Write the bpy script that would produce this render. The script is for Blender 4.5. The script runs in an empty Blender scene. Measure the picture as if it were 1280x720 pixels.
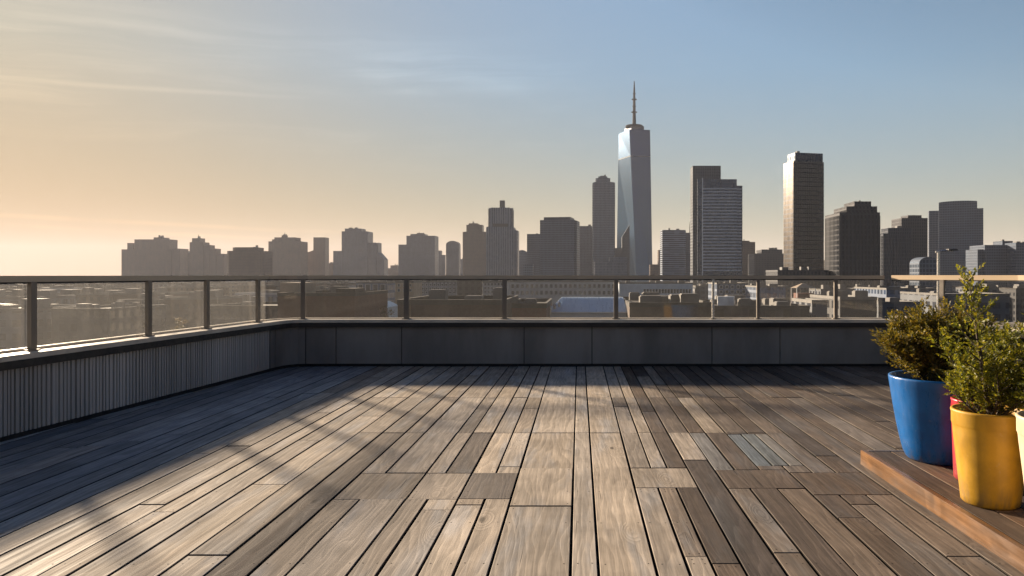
import bpy, bmesh, math, random
from mathutils import Vector, Matrix, Quaternion
random.seed(11)
R = math.radians
scene = bpy.context.scene
COL = scene.collection
# ------------------------------------------------------------------ camera numbers
F, CX, CY, EYE = 900.0, 724.0, 344.0, 1.25
GZ = -28.0                                   # street level, the terrace is a roof 28 m up
def wx(px, Y): return (px - CX) / F * Y
def wz(py, Y): return EYE + (CY - py) / F * Y
SUN_AZ, SUN_EL = -43.0, 15.0                 # degrees: azimuth from +Y (negative = left)

# ------------------------------------------------------------------ mesh helper
class MB:
    def __init__(s): s.v, s.f, s.c, s.smooth = [], [], [], False
    def add(s, vs, fs, col=None):
        b = len(s.v); s.v += [tuple(v) for v in vs]
        for f in fs: s.f.append([b + i for i in f]); s.c.append(col)
    def box(s, x0, x1, y0, y1, z0, z1, col=None):
        s.add([(x0,y0,z0),(x1,y0,z0),(x1,y1,z0),(x0,y1,z0),(x0,y0,z1),(x1,y0,z1),(x1,y1,z1),(x0,y1,z1)],
              [(3,2,1,0),(4,5,6,7),(0,1,5,4),(1,2,6,5),(2,3,7,6),(3,0,4,7)], col); return s
    def bbox(s, x0, x1, y0, y1, z0, z1, b=.003, col=None, edge=None):
        """box with its top edges chamfered"""
        q = [(x0,y0),(x1,y0),(x1,y1),(x0,y1)]; t = [(x0+b,y0+b),(x1-b,y0+b),(x1-b,y1-b),(x0+b,y1-b)]
        vs = [(x,y,z0) for x,y in q] + [(x,y,z1-b) for x,y in q] + [(x,y,z1) for x,y in t]
        fs = [(3,2,1,0),(8,9,10,11)]
        for k in (0,4):
            for i in range(4): j=(i+1)%4; fs.append((k+i,k+j,k+4+j,k+4+i))
        s.add(vs, fs, col)
        if col and edge: 
            d=(col[0]*edge,col[1]*edge,col[2]*edge,col[3])
            for k in range(2,6): s.c[-len(fs)+k]=d
        return s
    def prism(s, poly, z0, z1, col=None):
        n = len(poly)
        s.add([(x,y,z0) for x,y in poly]+[(x,y,z1) for x,y in poly],
              [tuple(range(n-1,-1,-1)), tuple(range(n,2*n))]+[(i,(i+1)%n,n+(i+1)%n,n+i) for i in range(n)], col); return s
    def frustum(s, p0, p1, z0, z1, col=None):
        n = len(p0)
        s.add([(x,y,z0) for x,y in p0]+[(x,y,z1) for x,y in p1],
              [tuple(range(n-1,-1,-1)), tuple(range(n,2*n))]+[(i,(i+1)%n,n+(i+1)%n,n+i) for i in range(n)], col); return s
    def lathe(s, prof, n=48, cx=0, cy=0):
        vs, fs = [], []
        for r,z in prof:
            for i in range(n):
                a = 2*math.pi*i/n; vs.append((cx+r*math.cos(a), cy+r*math.sin(a), z))
        for k in range(len(prof)-1):
            for i in range(n):
                j=(i+1)%n; fs.append((k*n+i,k*n+j,(k+1)*n+j,(k+1)*n+i))
        s.add(vs, fs); return s
    def tube(s, pts, r, n=8, cap=True):
        pts = [Vector(p) for p in pts]; rs = r if isinstance(r,(list,tuple)) else [r]*len(pts)
        vs, fs = [], []
        for i,p in enumerate(pts):
            d = (pts[min(i+1,len(pts)-1)]-pts[max(i-1,0)]).normalized()
            a = d.orthogonal().normalized() if abs(d.z)>.99 else d.cross(Vector((0,0,1))).normalized()
            b = d.cross(a)
            for k in range(n):
                t=2*math.pi*k/n; vs.append(p+(a*math.cos(t)+b*math.sin(t))*rs[i])
        for i in range(len(pts)-1):
            for k in range(n):
                j=(k+1)%n; fs.append((i*n+k,(i+1)*n+k,(i+1)*n+j,i*n+j))
        if cap: fs += [tuple(range(n)), tuple(range((len(pts)-1)*n+n-1,(len(pts)-1)*n-1,-1))]
        s.add(vs, fs); return s
    def build(s, name, mat, parent=None, loc=(0,0,0), smooth=False, rz=0):
        me = bpy.data.meshes.new(name); me.from_pydata(s.v, [], s.f); me.update()
        if any(c is not None for c in s.c):
            at = me.attributes.new('tint', 'FLOAT_COLOR', 'CORNER'); k=0; buf=[]
            for f,c in zip(s.f, s.c):
                c = c or (1,1,1,0)
                for _ in f: buf += list(c)
            at.data.foreach_set('color', buf)
        if smooth:
            me.polygons.foreach_set('use_smooth', [True]*len(me.polygons))
        me.materials.append(mat)
        o = bpy.data.objects.new(name, me); COL.objects.link(o)
        o.location = loc; o.rotation_euler[2] = rz
        if parent: o.parent = parent
        return o
def empty(name, loc=(0,0,0), rz=0):
    o = bpy.data.objects.new(name, None); COL.objects.link(o); o.location = loc; o.rotation_euler[2]=rz
    o.empty_display_size=.2; return o
def tag(o, label=None, cat=None, group=None, kind=None):
    for k,v in (('label',label),('category',cat),('group',group),('kind',kind)):
        if v: o[k]=v
    return o
def copy_tree(o, parent=None):
    kids = list(o.children)
    c = o.copy(); COL.objects.link(c)
    if parent: c.parent = parent
    for ch in kids: copy_tree(ch, c)
    return c

# ------------------------------------------------------------------ node helper
class NT:
    def __init__(s, tree): s.t, s.n, s.l = tree, tree.nodes, tree.links; s.n.clear()
    def node(s, typ, **kw):
        nd = s.n.new(typ)
        for k,v in kw.items():
            if k.startswith('i_'): nd.inputs[k[2:].replace('_',' ')].default_value = v
            else: setattr(nd,k,v)
        return nd
    def link(s,a,b): s.l.new(a,b)
    def put(s, sock, v):
        if isinstance(v, bpy.types.NodeSocket): s.link(v, sock)
        else: sock.default_value = v
    def math(s, op, a, b=0.0, c=None, clamp=False):
        nd = s.node('ShaderNodeMath', operation=op, use_clamp=clamp)
        s.put(nd.inputs[0],a); s.put(nd.inputs[1],b)
        if c is not None: s.put(nd.inputs[2],c)
        return nd.outputs[0]
    def vmath(s, op, a, b=(0,0,0), scale=None):
        nd = s.node('ShaderNodeVectorMath', operation=op)
        s.put(nd.inputs[0],a); s.put(nd.inputs[1],b)
        if scale is not None: s.put(nd.inputs['Scale'],scale)
        return nd.outputs['Value'] if op in ('LENGTH','DOT_PRODUCT') else nd.outputs[0]
    def mix(s, fac, a, b, blend='MIX'):
        nd = s.node('ShaderNodeMix', data_type='RGBA', blend_type=blend)
        s.put(nd.inputs[0],fac)
        for i,v in ((6,a),(7,b)):
            if isinstance(v,(tuple,list)) and len(v)==3: v = (*v,1)
            s.put(nd.inputs[i],v)
        return nd.outputs[2]
    def noise(s, vec, scale=5, detail=4, rough=.55, dist=0.0, dims='3D'):
        nd = s.node('ShaderNodeTexNoise', noise_dimensions=dims)
        if vec is not None: s.link(vec, nd.inputs['Vector'])
        nd.inputs['Scale'].default_value=scale; nd.inputs['Detail'].default_value=detail
        nd.inputs['Roughness'].default_value=rough; nd.inputs['Distortion'].default_value=dist
        return nd.outputs['Fac']
    def ramp(s, fac, lo, hi, a=0.0, b=1.0, smooth=True):
        nd = s.node('ShaderNodeMapRange', interpolation_type='SMOOTHSTEP' if smooth else 'LINEAR')
        s.put(nd.inputs[0],fac)
        for i,v in enumerate((lo,hi,a,b)): nd.inputs[i+1].default_value=v
        return nd.outputs[0]
    def sep(s, v):
        nd = s.node('ShaderNodeSeparateXYZ'); s.link(v, nd.inputs[0]); return nd.outputs
    def comb(s, x=0.0,y=0.0,z=0.0):
        nd = s.node('ShaderNodeCombineXYZ')
        for i,v in enumerate((x,y,z)): s.put(nd.inputs[i],v)
        return nd.outputs[0]
    def bump(s, h, strength=.3, dist=.01):
        nd = s.node('ShaderNodeBump'); s.link(h, nd.inputs['Height'])
        nd.inputs['Strength'].default_value=strength; nd.inputs['Distance'].default_value=dist
        return nd.outputs[0]
def new_mat(name):
    m = bpy.data.materials.new(name); m.use_nodes=True
    t = NT(m.node_tree); out = t.node('ShaderNodeOutputMaterial'); return m, t, out
def principled(t, out, base=(.5,.5,.5), rough=.5, metal=0.0, normal=None, spec=.5, **kw):
    p = t.node('ShaderNodeBsdfPrincipled')
    if isinstance(base,(tuple,list)): base=(*base[:3],1)
    t.put(p.inputs['Base Color'],base); t.put(p.inputs['Roughness'],rough); t.put(p.inputs['Metallic'],metal)
    p.inputs['Specular IOR Level'].default_value=spec
    if normal is not None: t.link(normal,p.inputs['Normal'])
    for k,v in kw.items(): t.put(p.inputs[k.replace('_',' ')],v)
    t.link(p.outputs[0], out.inputs[0]); return p

def mat_plain(name, col, rough=.6, metal=0.0, var=.25, scale=3.0, bump=.1, spec=.5, stretch=(1,1,1), rough_var=.15):
    m,t,out = new_mat(name)
    tc = t.node('ShaderNodeTexCoord').outputs['Object']
    v = t.vmath('MULTIPLY', tc, stretch)
    n = t.noise(v, scale, 6, .6); n2 = t.noise(v, scale*9, 3, .6)
    k = t.ramp(n,.3,.7,1-var,1+var)
    c = t.mix(1.0, col, t.comb(k,k,k), 'MULTIPLY')
    r = t.ramp(n2,.3,.7,max(0,rough-rough_var),min(1,rough+rough_var))
    principled(t,out,c,r,metal,t.bump(n2,bump,.004) if bump else None,spec)
    return m

# ---------------- weathered deck wood, tint per board in the 'tint' attribute (rgb tint, a = seed)
def mat_wood(name, along='Y', rough=.5, gain=1.0):
    m,t,out = new_mat(name)
    tc = t.node('ShaderNodeTexCoord').outputs['Object']
    at = t.node('ShaderNodeAttribute', attribute_name='tint')
    seed = at.outputs['Alpha']
    off = t.comb(t.math('MULTIPLY',seed,37.0), t.math('MULTIPLY',seed,91.0), t.math('MULTIPLY',seed,53.0))
    p = t.vmath('ADD', tc, off)
    st = (1,.03,1) if along=='Y' else (.03,1,1)
    ps = t.vmath('MULTIPLY', p, st)
    # knots
    vk = t.node('ShaderNodeTexVoronoi', feature='F1'); t.link(t.vmath('MULTIPLY',p,(4.5,1.7,0) if along=='Y' else (1.7,4.5,0)), vk.inputs['Vector']); vk.inputs['Scale'].default_value=1.0
    kd = vk.outputs['Distance']
    ksel = t.math('GREATER_THAN', t.sep(vk.outputs['Color'])[0], .74)
    kn = t.math('MULTIPLY', t.ramp(kd,.10,.035), ksel)
    kring = t.math('MULTIPLY', t.ramp(kd,.34,.04), ksel)
    # growth rings
    warp = t.noise(t.vmath('MULTIPLY',p,(2.2,.35,1) if along=='Y' else (.35,2.2,1)), 1.6, 3, .5)
    across = t.sep(p)[0 if along=='Y' else 1]
    ph = t.math('ADD', t.math('MULTIPLY',across,9.0), t.math('MULTIPLY',warp,5.0))
    ph = t.math('ADD', ph, t.math('MULTIPLY',kring,1.6))
    ring = t.math('FRACT', t.math('MULTIPLY', ph, 2.2))
    ring = t.math('MULTIPLY', t.ramp(ring,0.0,.8), t.ramp(ring,1.0,.86))
    fine = t.noise(ps, 150, 3, .65); mid = t.noise(ps, 34, 4, .6)
    blot = t.noise(p, 2.3, 4, .6); sil = t.noise(t.vmath('MULTIPLY',p,(3,.5,1) if along=='Y' else (.5,3,1)), 2.0, 4, .6)
    k = t.math('MULTIPLY', t.ramp(fine,.25,.75,.80,1.16), t.ramp(mid,.25,.75,.78,1.18))
    k = t.math('MULTIPLY', k, t.math('SUBTRACT',1.0,t.math('MULTIPLY',ring,.20)))
    k = t.math('MULTIPLY', k, t.ramp(blot,.3,.72,.80,1.13))
    crack = t.ramp(t.noise(t.vmath('MULTIPLY',p,(1,.022,1) if along=='Y' else (.022,1,1)), 60, 2, .5), .70,.76)
    k = t.math('MULTIPLY', k, t.math('SUBTRACT',1.0,t.math('MULTIPLY',crack,.5)))
    k = t.math('MULTIPLY', k, t.math('SUBTRACT',1.0,t.math('MULTIPLY',kn,.62)))
    k = t.math('MULTIPLY', k, gain)
    c = t.mix(1.0, at.outputs['Color'], t.comb(k,k,k), 'MULTIPLY')
    lum = t.node('ShaderNodeRGBToBW'); t.link(c, lum.inputs[0])
    g = t.comb(t.math('MULTIPLY',lum.outputs[0],.98), lum.outputs[0], t.math('MULTIPLY',lum.outputs[0],1.03))
    c = t.mix(t.ramp(sil,.48,.72,0,.55), c, g)                       # silvered weathering
    h = t.math('ADD', t.math('MULTIPLY',fine,.6), t.math('MULTIPLY', t.math('ADD',ring,kn), -.5))
    h = t.math('SUBTRACT', h, t.math('MULTIPLY',crack,1.2))
    r = t.ramp(t.noise(ps, 25, 3),.3,.7,rough-.12,rough+.12)
    principled(t,out,c,r,0,t.bump(h,.35,.002),.14)
    return m

# ---------------- facade: window grid by height and by distance along the wall
def mat_facade(name, wall, glass, floor=3.8, bay=3.0, mx=.22, z0=.25, z1=.8, gmetal=.0, grough=.18, wrough=.75, wmetal=0.0, lit=.15, wvar=.15, cut=None):
    cool=(1,1,1) if 'brown' in name or 'umber' in name or 'tan' in name else (.88,.98,1.14)
    wall=tuple(a*.62*k for a,k in zip(wall,cool)); m,t,out = new_mat(name)
    tc = t.node('ShaderNodeTexCoord'); ob = tc.outputs['Object']; nr = tc.outputs['Normal']
    x,y,z = t.sep(ob); nx,ny,nz = t.sep(nr)
    sel = t.math('GREATER_THAN', t.math('ABSOLUTE',nx), t.math('ABSOLUTE',ny))
    u = t.math('ADD', t.math('MULTIPLY',sel,y), t.math('MULTIPLY',t.math('SUBTRACT',1.0,sel),x))
    ub = t.math('DIVIDE',u,bay); vb = t.math('DIVIDE',z,floor)
    fu = t.math('FRACT',ub); fv = t.math('FRACT',vb)
    w = t.math('MULTIPLY', t.math('GREATER_THAN',fu,mx), t.math('LESS_THAN',fu,1-mx)) if mx>0 else None
    wv = t.math('MULTIPLY', t.math('GREATER_THAN',fv,z0), t.math('LESS_THAN',fv,z1))
    w = t.math('MULTIPLY',w,wv) if w is not None else wv
    w = t.math('MULTIPLY', w, t.math('LESS_THAN', t.math('ABSOLUTE',nz), .5))
    wn = t.node('ShaderNodeTexWhiteNoise', noise_dimensions='3D')
    t.link(t.comb(t.math('FLOOR',ub), t.math('FLOOR',vb), sel), wn.inputs['Vector'])
    rnd = wn.outputs['Value']
    st = t.noise(t.vmath('MULTIPLY',ob,(1,1,.25)), .12, 5, .6)
    k = t.ramp(st,.3,.7,1-wvar,1+wvar)
    wc = t.mix(1.0, wall, t.comb(k,k,k), 'MULTIPLY')
    g2 = tuple(min(1,.5*a+.5*b) for a,b in zip(glass,wall))
    gk = t.math('GREATER_THAN', rnd, 1-lit)
    gv = t.ramp(rnd,0,1,.7,1.3,False)
    gc = t.mix(gk, t.mix(1.0,glass,t.comb(gv,gv,gv),'MULTIPLY'), g2)
    c = t.mix(w, wc, gc)
    r = t.math('ADD', t.math('MULTIPLY',w,grough-wrough), wrough)
    mt = t.math('ADD', t.math('MULTIPLY',w,gmetal-wmetal), wmetal)
    principled(t,out,c,r,mt,None,.5)
    return m

M = {}
M['deck'] = mat_wood('deck_wood',rough=.8)
M['fascia_wood'] = mat_wood('fascia_wood', 'Y', .35)
M['panel'] = mat_plain('grey_cladding', (.25,.228,.205), .6, var=.22, scale=1.6, bump=.05, spec=.3, stretch=(1,1,.3))
M['rib'] = mat_plain('ribbed_cladding', (.48,.45,.415), .6, spec=.3, var=.2, scale=1.0, bump=.05, stretch=(1,1,.15))
M['fascia'] = mat_plain('dark_fascia', (.022,.018,.016), .5, var=.2)
M['coping'] = mat_plain('coping_metal', (.60,.53,.43), .42, 0.0, var=.18, scale=2.0, bump=.05)
M['rail'] = mat_plain('brushed_rail', (.45,.38,.30), .36, .4, var=.06, scale=2, bump=0, rough_var=.04)
M['sunlit_rail'] = mat_plain('sunlit_gold_rail', (.55,.41,.26), .45, .0, var=.06, scale=2, bump=0, rough_var=.04)  # right top rail: golden sunlight put into the base colour
M['post'] = mat_plain('post_metal', (.20,.175,.15), .42, .5, var=.08, scale=2, bump=0, rough_var=.05)
M['steel'] = mat_plain('bright_steel', (.62,.60,.56), .3, .9, var=.1, scale=6, bump=.02)
M['dark'] = mat_plain('dark_void', (.012,.011,.010), .9, var=.1)
M['concrete'] = mat_plain('concrete', (.15,.14,.13), .8, var=.2, scale=.4)
M['roof_grey'] = mat_plain('roof_felt', (.12,.115,.11), .85, var=.25, scale=.15)
M['roof_dark'] = mat_plain('roof_dark', (.06,.055,.05), .85, var=.25, scale=.15)
M['roof_pale'] = mat_plain('roof_pale', (.40,.40,.40), .7, var=.2, scale=.15)
M['unit'] = mat_plain('plant_housing', (.13,.125,.12), .7, .0, var=.15, scale=.5)
M['white_metal'] = mat_plain('white_metal', (.75,.77,.78), .45, var=.1, scale=.5)
M['blue_roof'] = mat_plain('pale_blue_metal', (.56,.67,.78), .38, .0, var=.07, scale=.3, stretch=(1,.1,.1))
M['blue_wall'] = mat_plain('pale_blue_wall', (.42,.49,.56), .55, var=.1, scale=.3)
M['brown'] = mat_plain('brown_brick', (.115,.062,.042), .85, var=.2, scale=.3)
M['brown2'] = mat_plain('umber_brick', (.085,.058,.045), .85, var=.2, scale=.3)
M['reddish'] = mat_plain('red_brick', (.15,.06,.042), .85, var=.2, scale=.3)
M['tan'] = mat_plain('tan_render', (.34,.27,.20), .8, var=.15, scale=.3)
M['band'] = mat_plain('pale_band', (.42,.47,.54), .5, var=.08, scale=.05, bump=0)
M['mast'] = mat_plain('mast_metal', (.018,.018,.02), .8, .0, spec=.08, var=.1)
M['winglass'] = mat_plain('window_glass', (.035,.045,.06), .12, .0, var=.4, scale=.2, bump=0)
M['winframe'] = mat_plain('window_frame', (.52,.52,.52), .6, var=.1)
M['bark'] = mat_plain('bark', (.07,.05,.035), .9, var=.3, scale=20, bump=.4)
M['soil'] = mat_plain('soil', (.03,.022,.016), .95, var=.4, scale=60, bump=.6)

def mat_pot(name, col, rough=.32, grime=.22):
    m,t,out = new_mat(name)
    tc = t.node('ShaderNodeTexCoord').outputs['Object']
    n = t.noise(tc, 7, 5, .6); n2 = t.noise(t.vmath('MULTIPLY',tc,(1,1,.2)), 26, 4, .65); n3=t.noise(tc,180,2,.5)
    k = t.ramp(n,.3,.7,1-grime,1+grime*.5)
    c = t.mix(1.0,col,t.comb(k,k,k),'MULTIPLY')
    z = t.sep(tc)[2]
    dirt = t.math('MULTIPLY', t.ramp(z,.16,.0), t.ramp(n2,.4,.65))
    c = t.mix(t.math('MULTIPLY',dirt,.55), c, (.10,.08,.06))
    sc = t.ramp(t.noise(t.vmath('MULTIPLY',tc,(1,1,.6)),55,2,.5),.66,.72)
    c = t.mix(t.math('MULTIPLY',sc,.07), c, (.5,.48,.44))
    principled(t,out,c,t.ramp(n2,.3,.7,rough-.06,rough+.16),0,t.bump(n3,.06,.002),.5)
    return m
M['pot_blue']=mat_pot('blue_glaze',(.005,.115,.38)); M['pot_yellow']=mat_pot('yellow_glaze',(.50,.27,.016),.45)
M['pot_red']=mat_pot('red_glaze',(.42,.02,.035)); M['pot_cream']=mat_pot('cream_glaze',(.62,.50,.34),.5)

def mat_leaf(name):
    m,t,out = new_mat(name)
    at = t.node('ShaderNodeAttribute', attribute_name='tint')
    n = t.noise(t.node('ShaderNodeTexCoord').outputs['Object'], 9, 3)
    k = t.ramp(n,.3,.7,.75,1.3)
    c = t.mix(1.0, at.outputs['Color'], t.comb(k,k,k), 'MULTIPLY')
    p = t.node('ShaderNodeBsdfPrincipled'); t.link(c,p.inputs['Base Color']); p.inputs['Roughness'].default_value=.5
    p.inputs['Specular IOR Level'].default_value=.35
    tr = t.node('ShaderNodeBsdfTranslucent'); c2=t.mix(1.0,c,(1.5,1.35,.6),'MULTIPLY'); t.link(c2,tr.inputs[0])
    ms = t.node('ShaderNodeMixShader'); ms.inputs[0].default_value=.45
    t.link(p.outputs[0],ms.inputs[1]); t.link(tr.outputs[0],ms.inputs[2]); t.link(ms.outputs[0],out.inputs[0])
    return m
M['leaf']=mat_leaf('leaf')

def mat_glass(name,dirt):
    m,t,out = new_mat(name)
    tr = t.node('ShaderNodeBsdfTransparent'); 
    n = t.noise(t.node('ShaderNodeTexCoord').outputs['Object'], 3.5, 5, .6)
    c = t.mix(t.ramp(n,.35,.7), (.975,.972,.965), (.955,.95,.94)); t.link(c, tr.inputs[0])
    gl = t.node('ShaderNodeBsdfGlossy'); gl.inputs['Roughness'].default_value=.015; gl.inputs['Color'].default_value=(.9,.9,.9,1)
    lw = t.node('ShaderNodeLayerWeight'); lw.inputs['Blend'].default_value=.5
    sch = t.math('ADD', t.math('MULTIPLY', t.math('POWER', lw.outputs['Facing'], 5.0), .7), .018)
    df = t.node('ShaderNodeBsdfTranslucent'); df.inputs[0].default_value=(.85,.84,.82,1)
    sm = t.noise(t.vmath('MULTIPLY',t.node('ShaderNodeTexCoord').outputs['Object'],(1,1,.35)), 9, 5, .65)
    m1 = t.node('ShaderNodeMixShader'); t.link(sch, m1.inputs[0]); t.link(tr.outputs[0],m1.inputs[1]); t.link(gl.outputs[0],m1.inputs[2])
    m2 = t.node('ShaderNodeMixShader'); t.link(t.math('MULTIPLY',t.math('ADD',t.ramp(n,.4,.75,.8,1.1),t.ramp(sm,.5,.75,0,.25)),dirt), m2.inputs[0]); t.link(m1.outputs[0],m2.inputs[1]); t.link(df.outputs[0],m2.inputs[2])
    t.link(m2.outputs[0], out.inputs[0]); return m
M['glass_sunglow']=mat_glass('sun_glow_glass',.032); M['glass']=mat_glass('railing_glass',.009)  # extra scatter in the left panes puts in the glow towards the sun

def mat_ground():
    m,t,out = new_mat('city_ground')
    tc = t.node('ShaderNodeTexCoord').outputs['Object']
    x,y,z = t.sep(tc)
    fx = t.math('FRACT', t.math('DIVIDE',x,84.0)); fy = t.math('FRACT', t.math('DIVIDE',y,62.0))
    road = t.math('MAXIMUM', t.math('LESS_THAN',fx,.16), t.math('LESS_THAN',fy,.2))
    n = t.noise(tc,.02,6,.6); n2=t.noise(tc,.2,4,.6)
    blk = t.mix(t.ramp(n,.4,.6), (.13,.11,.085), (.075,.08,.055))
    blk = t.mix(t.ramp(n2,.45,.6), blk, (.17,.15,.13))
    c = t.mix(road, blk, (.05,.05,.05))
    principled(t,out,c,.9,0,None,.2); return m
M['ground']=mat_ground()

# facades
FC = {
 'brownfar': mat_facade('brown_far', (.24,.14,.09), (.05,.045,.045), 3.6, 3.2, .25),
 'brownfar2': mat_facade('umber_far', (.17,.095,.06), (.04,.035,.035), 3.6, 2.6, .28, .2,.85),
 'greyfar': mat_facade('grey_far', (.17,.17,.19), (.06,.07,.09), 3.8, 3.4, .22),
 'stone': mat_facade('stone_tower', (.34,.35,.37), (.08,.10,.13), 3.8, 4.6, .3, .0,1.0),
 'slate': mat_facade('slate_tower', (.12,.14,.175), (.06,.09,.135), 3.9, 2.4, .2, .22,.85, .6, .25),
 'bluegrey': mat_facade('bluegrey_tower', (.14,.165,.20), (.07,.105,.155), 3.9, 3.0, .15, .2,.88, .6, .22),
 'curtain': mat_facade('curtain_wall', (.05,.058,.072), (.105,.088,.072), 4.0, 1.8, .08, .14,.97, .85, .27, .35, .6, lit=.06),
 'crown': mat_facade('crown_glass', (.06,.07,.085), (.05,.075,.10), 4.0, 2.5, .12, .12,.95, .7, .18, .4, .4),
 'blueglass': mat_facade('blue_glass', (.02,.085,.16), (.006,.07,.16), 4.2, 2.2, .05, .07,.98, .92, .15, .25, .8, lit=.03, wvar=.05),
 'dark': mat_facade('dark_stone', (.085,.08,.08), (.03,.034,.042), 3.6, 2.6, .26, .15,.85),
 'dark2': mat_facade('dark_stone_cool', (.07,.075,.09), (.05,.065,.09), 3.6, 2.2, .2, .1,.9, .5),
 'strip': mat_facade('strip_window', (.34,.37,.42), (.05,.065,.09), 3.8, 9.0, .0, .42,.98, .2),
 'slatedark': mat_facade('blue_dark_glass', (.05,.06,.08), (.06,.09,.14), 4.1, 1.6, .06, .1,.95, .7, .2),
 'core': mat_facade('core_dark', (.10,.11,.125), (.06,.07,.085), 4.0, 3.0, .15, .15,.9, .4, .25),
 'pale': mat_facade('pale_block', (.38,.37,.36), (.07,.08,.10), 3.5, 3.4, .22, .22,.8),
 'palef': mat_facade('pale_podium', (.33,.33,.34), (.10,.11,.13), 4.5, 2.2, .25, .12,.9),
 'lowbrown': mat_facade('low_brown', (.13,.09,.068), (.04,.04,.045), 3.4, 3.0, .3, .25,.75),
 'lowtan': mat_facade('low_tan', (.27,.215,.16), (.06,.06,.065), 3.4, 3.4, .28, .25,.75),
 'lowgrey': mat_facade('low_grey', (.20,.20,.20), (.05,.055,.07), 3.6, 4.0, .2, .3,.8),
 'lowblue': mat_facade('low_blue', (.22,.26,.33), (.06,.09,.15), 3.6, 2.8, .18, .2,.85, .3),
 'lowdark': mat_facade('low_dark', (.075,.07,.068), (.03,.033,.04), 3.4, 3.2, .25, .25,.8),
}
ROOFM = M['roof_grey']

# ------------------------------------------------------------------ buildings
FOOT = []     # footprints (x0,x1,y0,y1)
def poly_box(mb, x0,x1,y0,y1,z0,z1,ch=0.0):
    if ch<=0: mb.box(x0,x1,y0,y1,z0,z1)
    else: mb.prism([(x0+ch,y0),(x1-ch,y0),(x1,y0+ch),(x1,y1-ch),(x1-ch,y1),(x0+ch,y1),(x0,y1-ch),(x0,y0+ch)],z0,z1)
def building(name, label, Y, tiers, mat, depth=None, rot=0, cat='building', group=None, units=2, unit_mat=None, parapet=True, seed=0):
    """tiers: (part, px0, px1, ytop, opts) ; the first is the main block. opts: front (m behind the face), depth, mat, from (ytop px of base), ch chamfer px, slope"""
    rnd = random.Random(seed or hash(label)%9973 if False else sum(map(ord,label)))
    p0, x0p, x1p, yt, *_ = tiers[0]
    xc = wx((x0p+x1p)/2, Y); root = empty(name, (xc, Y, GZ), R(rot))
    tag(root, label, cat, group)
    W = wx(x1p,Y)-wx(x0p,Y); D0 = depth or max(18.0, min(W*.9, 60))
    FOOT.append((xc-W/2-4, xc+W/2+4, Y-4, Y+D0+4))
    for i,tr in enumerate(tiers):
        part,a,b,yt = tr[:4]; o = tr[4] if len(tr)>4 else {}
        fr = o.get('front', 0 if i==0 else 2.5); Yf = Y+fr
        D = o.get('depth', D0 if i==0 else D0-2*fr)
        X0, X1 = wx(a,Yf)-xc, wx(b,Yf)-xc
        zt = wz(yt,Yf)-GZ; zb = 0 if 'base' not in o else wz(o['base'],Yf)-GZ
        mb = MB(); ch = o.get('ch',0)*Yf/F
        if 'slope' in o:       # right or left edge lower: slope = ytop at the right edge
            zr = wz(o['slope'],Yf)-GZ
            mb.add([(X0,fr,zb),(X1,fr,zb),(X1,fr+D,zb),(X0,fr+D,zb),(X0,fr,zt),(X1,fr,zr),(X1,fr+D,zr),(X0,fr+D,zt)],
                   [(3,2,1,0),(4,5,6,7),(0,1,5,4),(1,2,6,5),(2,3,7,6),(3,0,4,7)])
        elif 'taper' in o:
            tp=o['taper']*Yf/F; q=[(X0,fr),(X1,fr),(X1,fr+D),(X0,fr+D)]; q2=[(X0+tp,fr+tp),(X1-tp,fr+tp),(X1-tp,fr+D-tp),(X0+tp,fr+D-tp)]
            mb.frustum(q,q2,zb,zt)
        elif 'dome' in o:      # rounded top: vault along depth
            n=12; poly=[(X0,zb),(X1,zb)]; zs=wz(o['dome'],Yf)-GZ
            for k in range(n+1):
                th=math.pi*k/n; poly.append(((X0+X1)/2+(X1-X0)/2*math.cos(th), zs+(zt-zs)*math.sin(th)))
            m_=len(poly)
            mb.add([(x,fr,z) for x,z in poly]+[(x,fr+D,z) for x,z in poly],
                   [tuple(range(m_)),tuple(range(2*m_-1,m_-1,-1))]+[(i2,m_+i2,m_+(i2+1)%m_,(i2+1)%m_) for i2 in range(m_)])
        else:
            poly_box(mb,X0,X1,fr,fr+D,zb,zt,ch)
            if parapet and o.get('parapet', True) and (X1-X0)>8 and zt-zb>6:      # low parapet ring in the same mesh
                h=.9; w=.5; e=.004
                mb.box(X0+ch+e,X1-ch-e,fr+e,fr+w,zt-.01,zt+h); mb.box(X0+ch+e,X1-ch-e,fr+D-w,fr+D-e,zt-.01,zt+h)
                mb.box(X0+e,X0+w,fr+max(w,ch),fr+D-max(w,ch),zt-.01,zt+h*.999); mb.box(X1-w,X1-e,fr+max(w,ch),fr+D-max(w,ch),zt-.01,zt+h*.999)
        if o.get('fins'):
            n=o['fins']; dx=(X1-X0)/n; pr=o.get('proud',.8); fw=dx*o.get('fw',.42)
            for k in range(n):
                xx=X0+dx*(k+.5)
                mb.box(xx-fw/2,xx+fw/2,fr-pr,fr+.1,zb+.5,zt-1.5)
            nd=max(2,int(n*D/(X1-X0)))
            for k in range(nd):
                yy=fr+D*(k+.5)/nd
                mb.box(X0-pr,X0+.1,yy-fw/2,yy+fw/2,zb+.5,zt-1.5); mb.box(X1-.1,X1+pr,yy-fw/2,yy+fw/2,zb+.5,zt-1.5)
        mb.build(part, o.get('mat',mat), root)
    # rooftop plant
    a,b,yt = tiers[0][1],tiers[0][2],tiers[0][3]; top=tiers[0]
    for tr in tiers:
        if tr[3]<top[3] and not (len(tr)>4 and tr[4].get('thin')): top=tr
    o = top[4] if len(top)>4 else {}
    fr=o.get('front',0 if top is tiers[0] else 2.5); D=o.get('depth', D0-2*fr if top is not tiers[0] else D0)
    X0,X1=wx(top[1],Y+fr)-xc,wx(top[2],Y+fr)-xc; zt=wz(top[3],Y+fr)-GZ
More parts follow.
